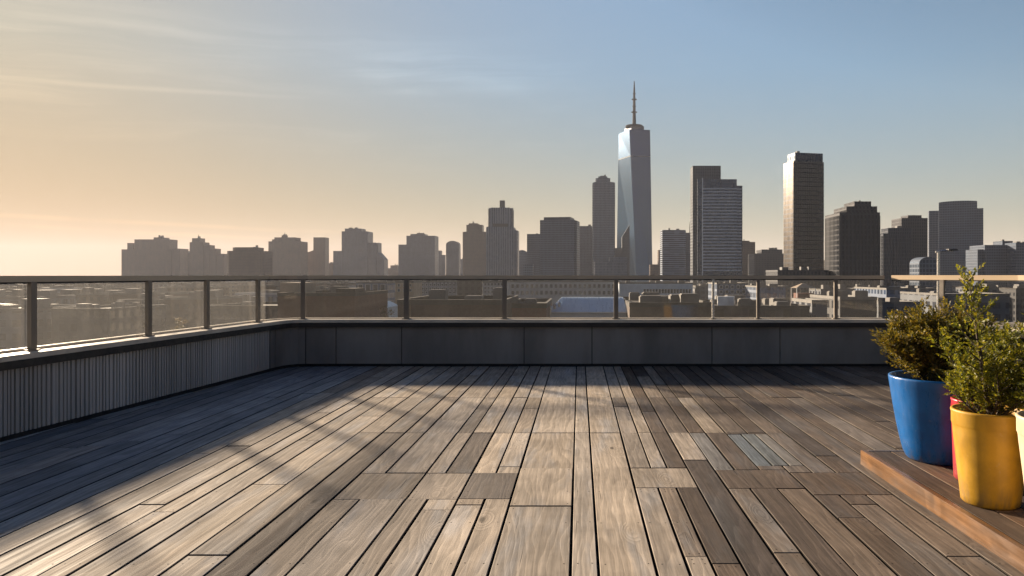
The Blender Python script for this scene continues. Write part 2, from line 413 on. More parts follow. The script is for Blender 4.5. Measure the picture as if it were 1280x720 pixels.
    if not ({'slope','taper','dome'} & set(o)):
        for k in range(units):
            w=(X1-X0)*rnd.uniform(.06,.2); h=min(rnd.uniform(1.2,3.6)*(1+max(0,Y-900)/900),(X1-X0)*.3); d=min(D*.3, w*1.4)
            xx=rnd.uniform(X0+(X1-X0)*.12, X1-(X1-X0)*.12-w); yy=fr+D*rnd.uniform(.15,.6)
            MB().box(xx,xx+w,yy,yy+d,zt+.003*k-.3,zt+h+.02*k).build('rooftop_unit', unit_mat or M['unit'], root)
    return root, xc, D0
def antenna(root, xc, Y, px, y0, y1, off=6, r=.4):
    Yf=Y+off; X=wx(px,Yf)-xc
    z0=wz(y0,Yf)-GZ-.5; z1=wz(y1,Yf)-GZ
    return MB().tube([(X,off,z0),(X,off,(z0+z1)/2),(X,off,z1)],[r,r*.7,r*.25],6).build('antenna', M['mast'], root)

B = building
# ---- hazy brown silhouettes on the sun side
B('apartment_slab','hazy brown slab with flat stepped roof and corner turret, first in the skyline',2500,
  [('wall',151.8,214,312),('upper_block',168,212,299.5,{'front':5}),('penthouse',192,203,297,{'front':8}),('turret',159,166,304,{'front':4,'depth':18}),('side_wing',213,225,311,{'front':3})],FC['brownfar'],units=4)
B('apartment_block','small low hazy brown block filling the gap beside the stepped slab',2560,
  [('wall',222,239,316.5)],FC['brownfar2'],units=2)
r,xc,_=B('stepped_tower','hazy brown tower stepping down on one side with a spiky rooftop mast',2450,
  [('wall',237,254,303),('upper_block',240,250,298,{'front':4}),('step_block',252,262,306.5,{'front':3}),('low_step',260,270,311,{'front':4}),('side_wing',268,280,317.5,{'front':5})],FC['brownfar'],units=3)
antenna(r,xc,2450,248,299,293,8,1.6)
B('office_block','dark umber office block with chamfered roof corners in the hazy skyline',1700,
  [('wall',282,329,314,{'ch':4}),('roof_cap',289,320,309.5,{'front':5,'ch':4})],FC['brownfar2'],units=2)
B('annex_block','narrow pale annex squeezed beside the dark umber office block',2650,[('wall',327,338,317)],FC['brownfar'],units=0)
r,xc,_=B('crenellated_block','square hazy brown block with a jagged roof line of small rooftop boxes',2350,
  [('wall',335.5,376,302),('upper_block',343,369,297,{'front':6}),('turret',340,346,299.5,{'front':4,'depth':14}),('penthouse',352,358,294.5,{'front':9,'depth':12})],FC['brownfar'],units=5)
antenna(r,xc,2350,356,295,290.5,12,1.6)
B('slim_tower','slim hazy brown tower with plain flat top and a lower sloping wing',2450,
  [('wall',391.7,406.6,297),('side_wing',379.6,393,317,{'slope':312.5})],FC['brownfar2'],units=0)
B('row_block','lowest strip of hazy roofs between the slim tower and the stepped mass',2700,[('wall',405,421,330)],FC['brownfar'],units=3)
B('stepped_mass','broad hazy building stepping down on both sides from a flat capped centre',2300,
  [('wall',427,459.5,289.5),('roof_cap',431,452,286,{'front':7}),('left_step',416.5,428.5,314,{'front':5}),('right_step',458,472,303.5,{'front':4,'ch':2}),('low_step',470.5,480,313.5,{'front':6,'slope':324})],FC['greyfar'],units=2)
B('low_ridge_block','low gently humped hazy roof between the stepped mass and the wide flat tower',2750,
  [('wall',479,501,335.5),('upper_block',488,497,332,{'front':5})],FC['brownfar'],units=2)
r,xc,_=B('flat_top_tower','wide hazy tower with flat capped roof, small aerial and one lower shoulder',2250,
  [('wall',508,543.5,295),('roof_cap',513,531,292.8,{'front':6}),('left_step',498,509.5,306,{'front':4})],FC['greyfar'],units=3)
antenna(r,xc,2250,524,293,289.5,10,1.4)
B('shoulder_block','short hazy block leaning against the wide flat capped tower',2400,
  [('wall',541,551,313.5),('side_wing',549.5,556,319,{'front':4})],FC['greyfar'],units=1)
B('round_top_tower','slender hazy tower with a rounded top like a thimble',2300,[('wall',557.5,573.5,301,{'dome':306})],FC['greyfar'],units=0)
B('gap_block','low hazy block just behind the thimble topped tower',2600,[('wall',572,581,324)],FC['greyfar'],units=1)
B('brown_setback_tower','brown tower with rounded setbacks beside the chimney topped stone tower',1900,
  [('wall',578,609,290,{'ch':2}),('upper_block',582.5,602,281,{'front':4,'ch':3}),('penthouse',586,597,279.5,{'front':8})],FC['brownfar2'],units=2)
r,xc,_=B('stone_tower','pale grey stone tower with vertical ribs and a single chimney on top',1450,
  [('wall',608,642,284,{'fins':9,'proud':.9}),('upper_block',610.5,640.5,260,{'front':4,'ch':3,'fins':7,'proud':.6,'depth':30}),
   ('side_wing',640,647,288.5,{'front':6}),('louvre_band',616,635,280,{'front':3.2,'base':285.5,'mat':M['roof_dark'],'depth':20,'thin':1})],FC['stone'],units=0)
MB().box(wx(624.6,1465)-xc,wx(630.8,1465)-xc,15,24,wz(262,1465)-GZ,wz(250.5,1465)-GZ).build('chimney',M['unit'],r)
B('domed_hall','low round roofed building tucked behind the plain blue grey block',1800,[('wall',643,662,312.5,{'dome':324})],FC['slate'],units=0)
B('blue_grey_block','plain blue grey block standing half behind the big slate office tower',1500,[('wall',658.7,677,293)],FC['slate'],units=1)
B('glass_kiosk_tower','small pale blue glazed block at the foot of the slate towers',1150,[('wall',654.5,666,331)],FC['bluegrey'],units=0)
B('slate_tower','big square slate tower with dark parapet band and a warm lit edge',1250,
  [('wall',674.5,718,275.5),('roof_cap',679,713,272,{'front':3,'base':280,'mat':FC['dark2']}),('side_wing',715,720.6,276,{'front':8})],FC['slate'],depth=46,rot=-9,units=0)
B('pale_slab','flat topped grey lilac slab between the slate tower and the round shouldered high-rise',1700,[('wall',721,742,283)],FC['greyfar'],units=1)
# ---- the tall cluster
B('shouldered_tower','tall slim grey high-rise with rounded stepped crown next to the spired glass tower',1650,
  [('wall',741,768.5,228,{'ch':1.5,'fins':8,'proud':.7}),('upper_block',744.5,763,222.5,{'front':4,'ch':3}),('penthouse',748,759,220.3,{'front':8,'ch':2})],FC['bluegrey'],units=3)
# spired tower: twisted glass prism
Y=1880; root=empty('spire_tower',(wx(794,Y),Y,GZ)); tag(root,'tallest faceted blue glass tower topped by a dark needle spire','skyscraper')
px=lambda a: wx(a,Y)-wx(794,Y); zz=lambda y: wz(y,Y)-GZ
FOOT.append((px(765)+wx(794,Y),px(825)+wx(794,Y),Y-5,Y+90))
def facet(z0,z1,T0,T1):   # ring of 4 corners -> twisted prism, triangulated so each side folds along a diagonal
    mb=MB(); vs=[(x,y,z0) for x,y in T0]+[(x,y,z1) for x,y in T1]; fs=[(3,2,1,0),(4,5,6,7)]
    for i in range(4): j=(i+1)%4; fs += [(i,j,4+i),(j,4+j,4+i)]
    mb.add(vs,fs); return mb
Tt=[(px(775),60),(px(786.6),0),(px(813),9),(px(801.5),69)]
Tb=[(px(772.2),78),(px(796),-6),(px(816.5),14),(px(794),92)]
lerp=lambda A,Bq,t:[(a[0]+(b[0]-a[0])*t,a[1]+(b[1]-a[1])*t) for a,b in zip(A,Bq)]
zb,zt=0,zz(161.5); zm=zz(195)
facet(zb,zm-1.0,Tb,lerp(Tb,Tt,zm/zt)).build('glass_shaft',FC['blueglass'],root)
facet(zm-1.0,zm+1.0,lerp(Tb,Tt,zm/zt),lerp(Tb,Tt,(zm+3)/zt)).build('belt_band',M['unit'],root)
facet(zm+1.0,zt,lerp(Tb,Tt,(zm+3)/zt),Tt).build('upper_shaft',FC['blueglass'],root)
cx,cy=sum(p[0] for p in Tt)/4,sum(p[1] for p in Tt)/4
def ring(r,z): return [(r,z)]
MB().prism([(cx+(p[0]-cx)*.62,cy+(p[1]-cy)*.62) for p in Tt],zt,zz(156)).build('crown_plinth',FC['dark2'],root)
MB().lathe([(0,zz(157)),(22,zz(157)),(24,zz(155)),(22,zz(153.6)),(12,zz(152.6)),(0,zz(152.6))],24,cx,cy).build('crown_ring',M['mast'],root)
sp=MB().tube([(cx,cy,zz(153)),(cx,cy,zz(137)),(cx,cy,zz(120)),(cx,cy,zz(108)),(cx,cy,zz(97))],[5.2,4.0,3.2,2.3,1.0],8)
sp.build('spire',M['mast'],root)
for yy,rr in ((136.5,8.0),(129,5),(120.3,7),(113,4)):
    MB().lathe([(0,zz(yy)-1.2),(rr,zz(yy)-.9),(rr,zz(yy)+.9),(0,zz(yy)+1.2)],12,cx,cy).build('spire_ring',M['mast'],root)
B('wedge_block','dark narrow block with sloping top standing against the foot of the spired tower',1700,
  [('wall',777.5,787,296,{'slope':281}),('side_wing',767,779,310.5,{'front':4})],FC['dark2'],units=0)
B('podium_building','long pale finely gridded podium at the foot of the spired tower',1150,
  [('wall',743,784,327.5),('upper_block',762,784,322,{'front':6})],FC['palef'],units=1)
B('infill_block','low brownish infill right after the foot of the spired tower',1600,[('wall',813,829,331),('upper_block',823,829,313,{'front':4})],FC['brownfar'],units=1)
r,xc,_=B('banded_block','grey block with horizontal window strips and a thin aerial beside the striped tower',1300,
  [('wall',828,857.5,288,{'ch':1}),('side_wing',856,867,291.5,{'front':4,'mat':FC['greyfar']})],FC['strip'],units=2)
antenna(r,xc,1300,862,292,277.5,8,.7)
# striped tower
Y=950
r,xc,D=B('striped_tower','blue grey tower with bold pale horizontal floor stripes and taller dark core',Y,
  [('wall',872,921,224,{'parapet':False}),('core_tower',866,901,208,{'front':9,'depth':22,'mat':FC['core']}),('side_wing',920,928,232,{'front':4,'parapet':False})],FC['slatedark'],depth=36,units=0)
zb=wz(344,Y)-GZ
fl=[]; n=27
for k in range(n):
    yp=236+k*(338-236)/(n-1); z=wz(yp,Y)-GZ
    m=MB(); m.box(wx(878,Y)-xc,wx(921,Y)-xc-.01,-1.1,-.02,z-.8,z+.9); m.box(wx(921,Y)-xc+.02,wx(927.4,Y)-xc,2.7,3.95,z-.8,z+.9)
    m.build('floor_band',M['band'],r)
MB().box(wx(878.3,Y)-xc-.9,wx(878.3,Y)-xc+.2,-1.3,-.02,20,wz(222.5,Y)-GZ).build('corner_fin',M['white_metal'],r)
B('brown_stub_tower','short brown block showing past the edge of the striped tower',1400,[('wall',926,944,303),('upper_block',928,937,301.5,{'front':5})],FC['brownfar2'],units=1)
B('plant_roof_block','low dark grey block with a lumpy plant roof between striped and bronze edged towers',1200,
  [('wall',943,981,317.5),('upper_block',952,978,312.5,{'front':5})],FC['dark'],units=4)
# bronze-lit glass tower
B('corner_lit_tower','tall dark glass tower with one golden sunlit edge and stepped crown',640,
  [('wall',989.5,1032,202,{'parapet':False,'fins':14,'proud':.2,'fw':.1}),('crown',992.5,1031,192.5,{'front':1.2,'base':203,'mat':FC['crown'],'depth':13,'fins':10,'proud':.25,'fw':.2})],FC['curtain'],depth=17,rot=13,units=2)
B('base_block','dark squat block hiding the base of the golden edged tower',520,[('wall',972,1036,339)],FC['dark'],units=3)
B('mast_block','low pale block with thin tan masts between two dark towers',1100,
  [('wall',1030,1051,326),('slim_shaft',1043,1046.5,309,{'front':4,'depth':5,'thin':1})],FC['lowtan'],units=2)
B('crenel_tower','dark ribbed tower with stepped crown and projecting cornice corners',505,
  [('wall',1049.5,1100,267,{'fins':11,'proud':.55,'fw':.5}),('upper_block',1058,1096.5,259.5,{'front':2.5,'fins':8,'proud':.4}),('roof_cap',1068,1089,253.3,{'front':5})],FC['dark'],depth=30,units=2)
B('twin_block','dark ribbed block stepping up to its taller neighbour behind',700,
  [('wall',1104,1139,293,{'fins':9,'proud':.45}),('upper_block',1110,1139.5,286,{'front':4})],FC['dark2'],units=1)
B('tall_twin_block','taller charcoal block with flat cap right behind the stepped dark block',820,
  [('wall',1127,1159.5,273.5),('roof_cap',1135,1152,270,{'front':4})],FC['dark'],units=1)
B('thin_tower','thin slate blue slab close beside the broad curved roof tower',1250,[('wall',1162,1177,264)],FC['slate'],depth=14,rot=-20,units=0)
B('curved_roof_tower','broad slate blue tower with gently curved roof line behind the potted plants',1150,
  [('wall',1176,1218.5,251,{'dome':252.5}),('side_wing',1217,1224,262,{'front':3})],FC['slate'],depth=18,rot=-26,units=0)
B('vault_hall','low building with pale vaulted roof in front of the slate blue tower',620,[('wall',1149,1174,321,{'dome':329})],FC['bluegrey'],units=0)
B('long_low_block','long low blue grey block beyond the tallest potted plant with raised roof box',1000,
  [('wall',1231,1270,307),('side_wing',1222,1233,312.5,{'front':4}),('penthouse',1253,1266,302,{'front':8})],FC['slate'],units=1)
B('edge_block','low blue grey block at the far end of the skyline, cut by the picture edge',980,[('wall',1270,1310,304)],FC['slate'],units=2)

# ------------------------------------------------------------------ middle distance seen through the glass
def windows(root, Yf, xc, cols, rows, pxs, ys, wfrac=.62, hfrac=.62, fr=0.0, frame=True, mat=None):
    """recessed-look windows: frame proud of the wall, pane inside it; every window is its own part"""
    x0,x1=wx(pxs[0],Yf)-xc,wx(pxs[1],Yf)-xc; z1,z0=wz(ys[0],Yf)-GZ,wz(ys[1],Yf)-GZ
    cw=(x1-x0)/cols; rh=(z1-z0)/rows
    for i in range(cols):
        for j in range(rows):
            cx=x0+cw*(i+.5); cz=z0+rh*(j+.5); w=cw*wfrac/2; h=rh*hfrac/2; b=min(w,h)*.18; d=.14
            m=MB(); m.box(cx-w,cx+w,fr-d,fr-.01,cz+h-b,cz+h); m.box(cx-w,cx+w,fr-d,fr-.01,cz-h,cz-h+b)
            m.box(cx-w,cx-w+b,fr-d+.003,fr-.01,cz-h+b,cz+h-b); m.box(cx+w-b,cx+w,fr-d+.003,fr-.01,cz-h+b,cz+h-b)
            f=m.build('window',M['winframe'],root)
            MB().box(cx-w+b,cx+w-b,fr-.05,fr-.012,cz-h+b,cz+h-b).build('pane',M['winglass'],f)
def low(name,label,Y,px0,px1,yfront,mat,depth,roof='roof_grey',units=2,par=.7,rot=0,group=None,cat='building'):
    """flat-roofed building below eye level; yfront = picture height of the roof's front edge"""
    xc=wx((px0+px1)/2,Y); root=empty(name,(xc,Y,GZ),R(rot)); tag(root,label,cat,group)
    X0,X1=wx(px0,Y)-xc,wx(px1,Y)-xc; zt=wz(yfront,Y)-GZ
    FOOT.append((xc+X0-2,xc+X1+2,Y-2,Y+depth+2))
    MB().box(X0,X1,0,depth,0,zt-par).build('wall',mat,root)
    m=MB(); w=.35; e=.06
    m.box(X0-e,X1+e,-e,w,zt-par+.002,zt); m.box(X0-e,X1+e,depth-w,depth+e,zt-par+.002,zt)
    m.box(X0-e,X0+w,w,depth-w,zt-par+.002,zt); m.box(X1-w,X1+e,w,depth-w,zt-par+.002,zt)
    m.build('parapet',M['unit'] if roof!='roof_dark' else M['roof_dark'],root)
    MB().box(X0+w,X1-w,w,depth-w,zt-par+.001,zt-par+.12).build('roof',M[roof],root)
    rnd=random.Random(sum(map(ord,label))+int(px0))
    for k in range(units):
        ww=rnd.uniform(1.6,4.2); dd=rnd.uniform(1.4,3); hh=rnd.uniform(.9,2.0)
        if X1-X0<ww+3 or depth<dd+3: continue
        xx=rnd.uniform(X0+1,X1-1-ww); yy=rnd.uniform(1.5,depth-1.5-dd)
        m=MB(); m.box(xx,xx+ww,yy,yy+dd,zt-par+.1,zt-par+hh); m.box(xx+.2,xx+ww-.2,yy+.2,yy+dd-.2,zt-par+hh,zt-par+hh+.15)
        m.build('rooftop_unit',M['unit'] if k%4 else M['concrete'],root)
    return root,xc,zt
r,xc,zt=low('brick_warehouse','wide brown brick warehouse with flat roof near the curved corner of the railing',150,347,443,366,M['brown'],26,'roof_dark',2)
MB().box(wx(350,158)-xc,wx(374,158)-xc,8,18,zt-.5,wz(353.5,158)-GZ).build('stair_house',M['tan'],r)
MB().box(wx(420,152)-xc,wx(443.5,152)-xc,2,9,zt-.6,wz(360.5,152)-GZ).build('plant_room',M['roof_dark'],r)
r,xc,zt=low('glazed_office','pale office with tall glazed bays behind the brown brick warehouse',330,445,484,352.5,FC['lowblue'],24,'roof_pale',1)
windows(r,330,xc,4,2,(446,483),(354,378),.7,.8)
# small pale-blue hipped pavilion
def hip_shed(name,label,Y,px0,px1,yr,ye,depth,inset_l,inset_r,wall_mat,cat='building'):
    xc=wx((px0+px1)/2,Y); root=empty(name,(xc,Y,GZ)); tag(root,label,cat)
    X0,X1=wx(px0,Y)-xc,wx(px1,Y)-xc; ze=wz(ye,Y)-GZ; zr=wz(yr,Y+depth/2)-GZ
    FOOT.append((xc+X0-2,xc+X1+2,Y-2,Y+depth+2))
    MB().box(X0+.35,X1-.35,.35,depth-.35,0,ze-.01).build('wall',wall_mat,root)
    il,ir=inset_l,inset_r
    m=MB(); m.add([(X0,0,ze),(X1,0,ze),(X1,depth,ze),(X0,depth,ze),(X0+il,depth*.42,zr),(X1-ir,depth*.42,zr),(X1-ir,depth*.58,zr),(X0+il,depth*.58,zr)],
        [(3,2,1,0),(4,5,6,7),(0,1,5,4),(1,2,6,5),(2,3,7,6),(3,0,4,7)])
    n=int((X1-X0)/.6)
    for k in range(1,n):                       # standing seams down the front slope
        x=X0+(X1-X0)*k/n; xt=min(max(x,X0+il),X1-ir)
        if abs(x-xt)>.01: continue
        m.add([(x-.03,-.02,ze+.01),(x+.03,-.02,ze+.01),(x+.03,depth*.42,zr+.01),(x-.03,depth*.42,zr+.01),(x-.03,-.02,ze+.09),(x+.03,-.02,ze+.09),(x+.03,depth*.42,zr+.09),(x-.03,depth*.42,zr+.09)],
              [(3,2,1,0),(4,5,6,7),(0,1,5,4),(1,2,6,5),(2,3,7,6),(3,0,4,7)])
    m.build('roof',M['blue_roof'],root)
    m=MB(); m.box(X0-.1,X1+.1,-.16,-.03,ze-.14,ze+.02); m.build('gutter',M['white_metal'],root)
    return root,xc,ze
hip_shed('roof_pavilion','small pavilion with bluish white roof behind the brown brick warehouse',175,446,484,376.3,384.5,12,2,1.2,M['blue_wall'])
r,xc,ze=hip_shed('metal_roof_shed','long pale blue metal roofed shed behind the glass railing',118,684,786,371.5,390,13,2.2,.6,M['blue_wall'])
for k in range(3):
    X=wx(684,118)-xc+.5+k*.7
    MB().lathe([(0,ze-.4),(.22,ze-.4),(.22,ze+.7+.25*k),(.4,ze+.75+.25*k),(.1,ze+1.1+.25*k),(0,ze+1.1+.25*k)],12,X,-.7 if k==0 else .5+k*.8).build('roof_vent',M['steel'],r)
r,xc,zt=low('tan_house','tan rendered house standing behind a railing post near the brown warehouse',260,494,517,351,M['tan'],14,'roof_grey',1)
windows(r,260,xc,3,2,(495,516.5),(353.5,366),.45,.6)
r,xc,zt=low('window_block','pale building with two rows of small windows behind the long brown shed',420,525,571,351.5,FC['palef'],22,'roof_grey',2)
windows(r,420,xc,9,3,(526,570),(353.5,368),.55,.6)
low('umber_block','dark umber cubic block between two pale windowed buildings',380,571.5,602.5,350.2,FC['lowdark'],24,'roof_dark',1)
low('long_brown_shed','long brown grey flat shed running close behind the railing',96,497,632,374.5,M['brown2'],20,'roof_dark',3)
r,xc,zt=low('grid_block','pale block with a white window grid just above the long brown shed',300,603.5,630.5,351.4,M['roof_pale'],20,'roof_grey',1)
windows(r,300,xc,6,4,(604.5,629.5),(353,372),.7,.72)
low('red_brick_store','reddish brown low store between the long shed and the blue metal roof',105,634,683,379,M['reddish'],22,'roof_dark',1)
r,xc,zt=low('long_window_block','long pale building with two rows of wide windows behind the blue metal roofed shed',430,636,772,351.4,M['roof_pale'],26,'roof_pale',5)
windows(r,430,xc,22,2,(638,770),(353.5,370),.7,.66)
r,xc,zt=low('strip_window_block','pale blue grey building with a dark strip of windows past the blue roofed shed',410,774,866,353.2,M['blue_wall'],26,'roof_grey',4)
windows(r,410,xc,16,1,(804,864),(361,367),.86,.95)
low('dark_car_deck','dark flat roofed deck scattered with small units past the blue roofed shed',112,787,891,378,M['brown2'],30,'roof_dark',9)
r,xc,zt=low('blue_window_block','bluish building with square windows framed between two railing posts',360,896,935,353.5,FC['lowblue'],24,'roof_grey',2)
windows(r,360,xc,5,3,(898,933),(355.5,374),.6,.7,mat='b')
low('blue_grey_hall','dull blue hall roof below the plant roofed block',330,948,982,357.5,FC['lowblue'],26,'roof_grey',2)
low('charcoal_market','broad charcoal flat roof in the middle of the right hand glass panes',135,893,1012,382,FC['lowdark'],34,'roof_dark',9)
low('ribbed_annex','pale grey ribbed annex beside a railing post',150,1015,1034,375,FC['lowgrey'],14,'roof_grey',1)
low('dark_annex','charcoal annex at the foot of the dark ribbed tower',170,1050,1096,371,FC['lowdark'],22,'roof_grey',3)
low('grey_terrace_block','grey stepped block behind the bushy plant in the blue pot',190,1098,1150,377,FC['lowgrey'],24,'roof_grey',3)
low('blue_grey_depot','blue grey depot roof seen beneath the sunlit part of the railing',260,1108,1172,360,FC['lowblue'],30,'roof_grey',3)
low('pale_depot','pale grey depot behind the tallest potted plant',220,1180,1262,367,FC['lowgrey'],30,'roof_pale',3)
# tan market canopy
Yc=300; root=empty('tent_canopy',(wx(1008,Yc),Yc,GZ)); tag(root,'tan peaked tent canopy on posts over a rusty brown base','tent')
w=4.2; zc=wz(360,Yc)-GZ; zp=wz(354,Yc)-GZ
MB().box(-w*.8,w*.8,.8,w*1.6,0,zc-2.2).build('base',M['reddish'],root)
MB().frustum([(-w,0),(w,0),(w,2*w),(-w,2*w)],[(-.4,w-.4),(.1,w-.4),(.1,w+.1),(-.4,w+.1)],zc,zp).build('canopy',M['tan'],root)
for sx in (-1,1):
    for yy in (.3,2*w-.3): MB().tube([(sx*(w-.3),yy,0),(sx*(w-.3),yy,zc+.05)],.15,6).build('post',M['white_metal'],root)
# two white vans parked on the charcoal roof deck
def van():
    root=empty('parked_van'); tag(root,'x','van')
    body=MB(); prof=[(-2.4,.35),(2.35,.35),(2.4,1.0),(1.7,1.25),(1.2,2.1),(-2.4,2.15)]
    n=len(prof); body.add([(x,-.95,z) for x,z in prof]+[(x,.95,z) for x,z in prof],[tuple(range(n)),tuple(range(2*n-1,n-1,-1))]+[(i,n+i,n+(i+1)%n,(i+1)%n) for i in range(n)])
    body.build('body',M['white_metal'],root)
    g=MB(); g.add([(1.68,-.8,1.29),(1.68,.8,1.29),(1.24,.8,2.02),(1.24,-.8,2.02)],[(0,1,2,3)]); 
    for v in range(4): pass
    g.v=[(x+.03,y,z+.02) for x,y,z in g.v]; g.build('windscreen',M['winglass'],root)
    MB().add([(.3,-.965,1.3),(1.4,-.965,1.3),(1.1,-.965,1.95),(.3,-.965,1.95)],[(0,1,2,3)])
    s=MB(); s.box(.3,1.3,-.97,-.952,1.3,1.85); s.build('side_window',M['winglass'],root)
    for x in (-1.5,1.5):
        for y in (-.97,.77):
            mb=MB(); k=14
            mb.add([(x+.36*math.cos(2*math.pi*i/k),y,.36+.36*math.sin(2*math.pi*i/k)) for i in range(k)]+[(x+.36*math.cos(2*math.pi*i/k),y+.2,.36+.36*math.sin(2*math.pi*i/k)) for i in range(k)],
                   [tuple(range(k)),tuple(range(2*k-1,k-1,-1))]+[(i,k+i,k+(i+1)%k,(i+1)%k) for i in range(k)]); mb.build('wheel',M['dark'],root)
    return root
v=van(); zroof=wz(382,135)-.7+.122
v.location=(wx(903,141),141,zroof); v.rotation_euler[2]=R(80); v['label']='white van parked end-on, first of two on the charcoal flat roof'; v['group']='vans on the charcoal roof'
v2=copy_tree(v); v2.location=(wx(912,143),143,zroof); v2.rotation_euler[2]=R(74); v2['label']='white van on the charcoal flat roof, nearer the dark railing post'
# ------------------------------------------------------------------ trees beyond the railing
def leaf_quad(mb, c, axis, side, l, w, col):
    a=axis*l; b=side*(w/2)
    mb.add([c, c+a*.5+b, c+a, c+a*.5-b],[(0,1,2,3)],col)
def rand_dir(rnd):
    z=rnd.uniform(-1,1); a=rnd.uniform(0,2*math.pi); q=math.sqrt(1-z*z); return Vector((q*math.cos(a),q*math.sin(a),z))
def street_tree(label,px,Y,ytop,hw,seed,group='trees below the terrace'):
    rnd=random.Random(seed); root=empty('street_tree',(wx(px,Y),Y,GZ)); tag(root,label,'tree',group)
    H=wz(ytop,Y)-GZ; t=MB(); t.tube([(0,0,0),(.2,.1,H*.3),(-.1,0,H*.55),(0,.1,H*.85)],[.42,.33,.22,.06],8)
    for k in range(9):
        a=k*2.4; z=H*(.34+.05*k); L=hw*rnd.uniform(.6,.95)*(1-.03*k)
        t.tube([(0,0,z),(math.cos(a)*L*.5,math.sin(a)*L*.5,z+L*.35),(math.cos(a)*L,math.sin(a)*L,z+L*.6)],[.16,.1,.03],5)
    t.build('trunk',M['bark'],root)
    m=MB()
    for c in range(46):
        d=rand_dir(rnd); rr=rnd.random()**.5; ctr=Vector((d.x*hw*rr,d.y*hw*rr,H*.64+d.z*H*.33*rr)); s=rnd.uniform(.6,1.3)
        g=rnd.uniform(.6,1.3); base=(.075*g,.068*g,.026*g,1) if rnd.random()<.6 else (.10*g,.07*g,.025*g,1)
        for k in range(70):
            q=rand_dir(rnd)*s*rnd.random()**.4; ax=rand_dir(rnd); sd=ax.cross(rand_dir(rnd)).normalized()
            leaf_quad(m,ctr+q,ax,sd,.34,.2,base)
    m.build('crown',M['leaf'],root)
street_tree('brownish leafy tree rising beside the bluish white pavilion roof',481,165,379,2.6,3)
street_tree('wider brownish tree in front of the tan house',499,160,381,3.0,4)
street_tree('small tree at the end of the brown brick warehouse, under the pale office',470,158,386,1.9,5)

# ------------------------------------------------------------------ low hazy roofscape
protos=[]
rnd=random.Random(5)
kinds=[('brown flat roofed block','lowbrown','roof_grey'),('tan flat roofed block','lowtan','roof_grey'),('grey flat roofed block','lowgrey','roof_grey'),
       ('dark flat roofed block','lowdark','roof_dark'),('pale flat roofed block','pale','roof_pale')]
def proto(kind,mat,roof,W,D,H):
    root=empty('low_block'); 
    MB().box(-W/2,W/2,0,D,0,H-.8).build('wall',FC[mat],root)
    m=MB(); w=.4
    m.box(-W/2-.05,W/2+.05,-.05,w,H-.798,H); m.box(-W/2-.05,W/2+.05,D-w,D+.05,H-.798,H); m.box(-W/2-.05,-W/2+w,w,D-w,H-.798,H); m.box(W/2-w,W/2+.05,w,D-w,H-.798,H)
    m.box(-W/2+w,W/2-w,w,D-w,H-.799,H-.65); m.build('roof',M[roof],root)
    for k in range(rnd.randint(3,7)):
        ww=rnd.uniform(.8,W*.22); xx=rnd.uniform(-W/2+1,W/2-1-ww); yy=rnd.uniform(2,D*.6)
        MB().box(xx,xx+ww,yy,yy+min(ww,D*.3),H-.66,H+rnd.uniform(.3,2.4)).build('rooftop_unit',M['unit'],root)
    return root
plan=[]
# rows by distance; density only where the picture shows the roofscape
def try_place(Y,px,W,D):
    x=wx(px,Y)
    for a,b,c,d in FOOT:
        if x-W/2<b and x+W/2>a and Y<d and Y+D>c: return False
    FOOT.append((x-W/2-3,x+W/2+3,Y-3,Y+D+3)); return True
cnt={}
rows=[(185,383,250),(235,372,250),(300,366,200),(390,360,200),(500,357.5,180),(640,354.5,170),(820,352,160),(1050,350,150),(1350,348.5,150),(1800,346,150)]
BL={}
for Y,yt,_ in rows:
    pxx=-60.0
    end=1330 if Y>300 else 345
    if Y>600: end=700 if Y<1300 else 560
    while pxx<end:
        W=rnd.uniform(11,24)*(1+Y/1500); D=rnd.uniform(14,26); wpx=W/Y*F
        Yj=Y*rnd.uniform(.95,1.06); H=wz(yt+rnd.uniform(-2.2,2.6)*min(1,200/Y+.25),Yj)-GZ
        if H>5 and not (Y<430 and 480<pxx+wpx and pxx<1010) and try_place(Yj,pxx+wpx/2,W,D):
            k=rnd.choices(range(5),[4,3,2,2,1])[0]
            o=proto(*kinds[k],W,D,H); o.location=(wx(pxx+wpx/2,Yj),Yj,GZ); o.rotation_euler[2]=R(rnd.uniform(-7,7))
            tag(o,'low '+kinds[k][0]+' in the hazy roofscape beyond the railing','building','low %ss in the roofscape'%kinds[k][0])
            o['row']=Y
        pxx+=wpx*rnd.uniform(1.02,1.25)
kinds_t=[o for o in COL.objects if o.name.startswith('street_tree') and o.parent is None]
rt=random.Random(8); n_=0
for k in range(400):
    px_=rt.uniform(-10,640) if k%3 else rt.uniform(640,1180); Y_=rt.choice((190,225,265,320,400,480))*rt.uniform(.95,1.05)
    x_=wx(px_,Y_)
    if any(a-1<x_<b+1 and c-1<Y_<d+1 for a,b,c,d in FOOT): continue
    FOOT.append((x_-4,x_+4,Y_-4,Y_+4)); t_=copy_tree(kinds_t[n_%3]); t_.location=(x_,Y_,GZ); t_.rotation_euler[2]=rt.uniform(0,6.3)
    zt_=wz({0:372,1:376,2:368}[n_%3]*.5+.5*(344+900*16/Y_),Y_)-GZ; sc_=min(1.15,max(.55,zt_/24)); t_.scale=(sc_*1.5,sc_*1.5,sc_)
    t_['label']='brownish tree standing in a gap between the hazy low roofs'; t_['group']='trees between the low roofs'; n_+=1
    if n_>=40: break
for o in list(COL.objects):
    if 'row' in o: del o['row']
#PRUNE

# ------------------------------------------------------------------ terrace
terr=MB().box(-9,9,-9,11,GZ,-.14).build('terrace_building',M['concrete']); tag(terr,kind='structure')
# plan lines of the parapet's inner face
def Lx(y): return -4.35+.0795*(y-5.2)
deckpoly=True
base=MB().box(-5.4,6.2,-4,10.3,-.135,-.045).build('deck_base',M['dark']); tag(base,kind='structure')
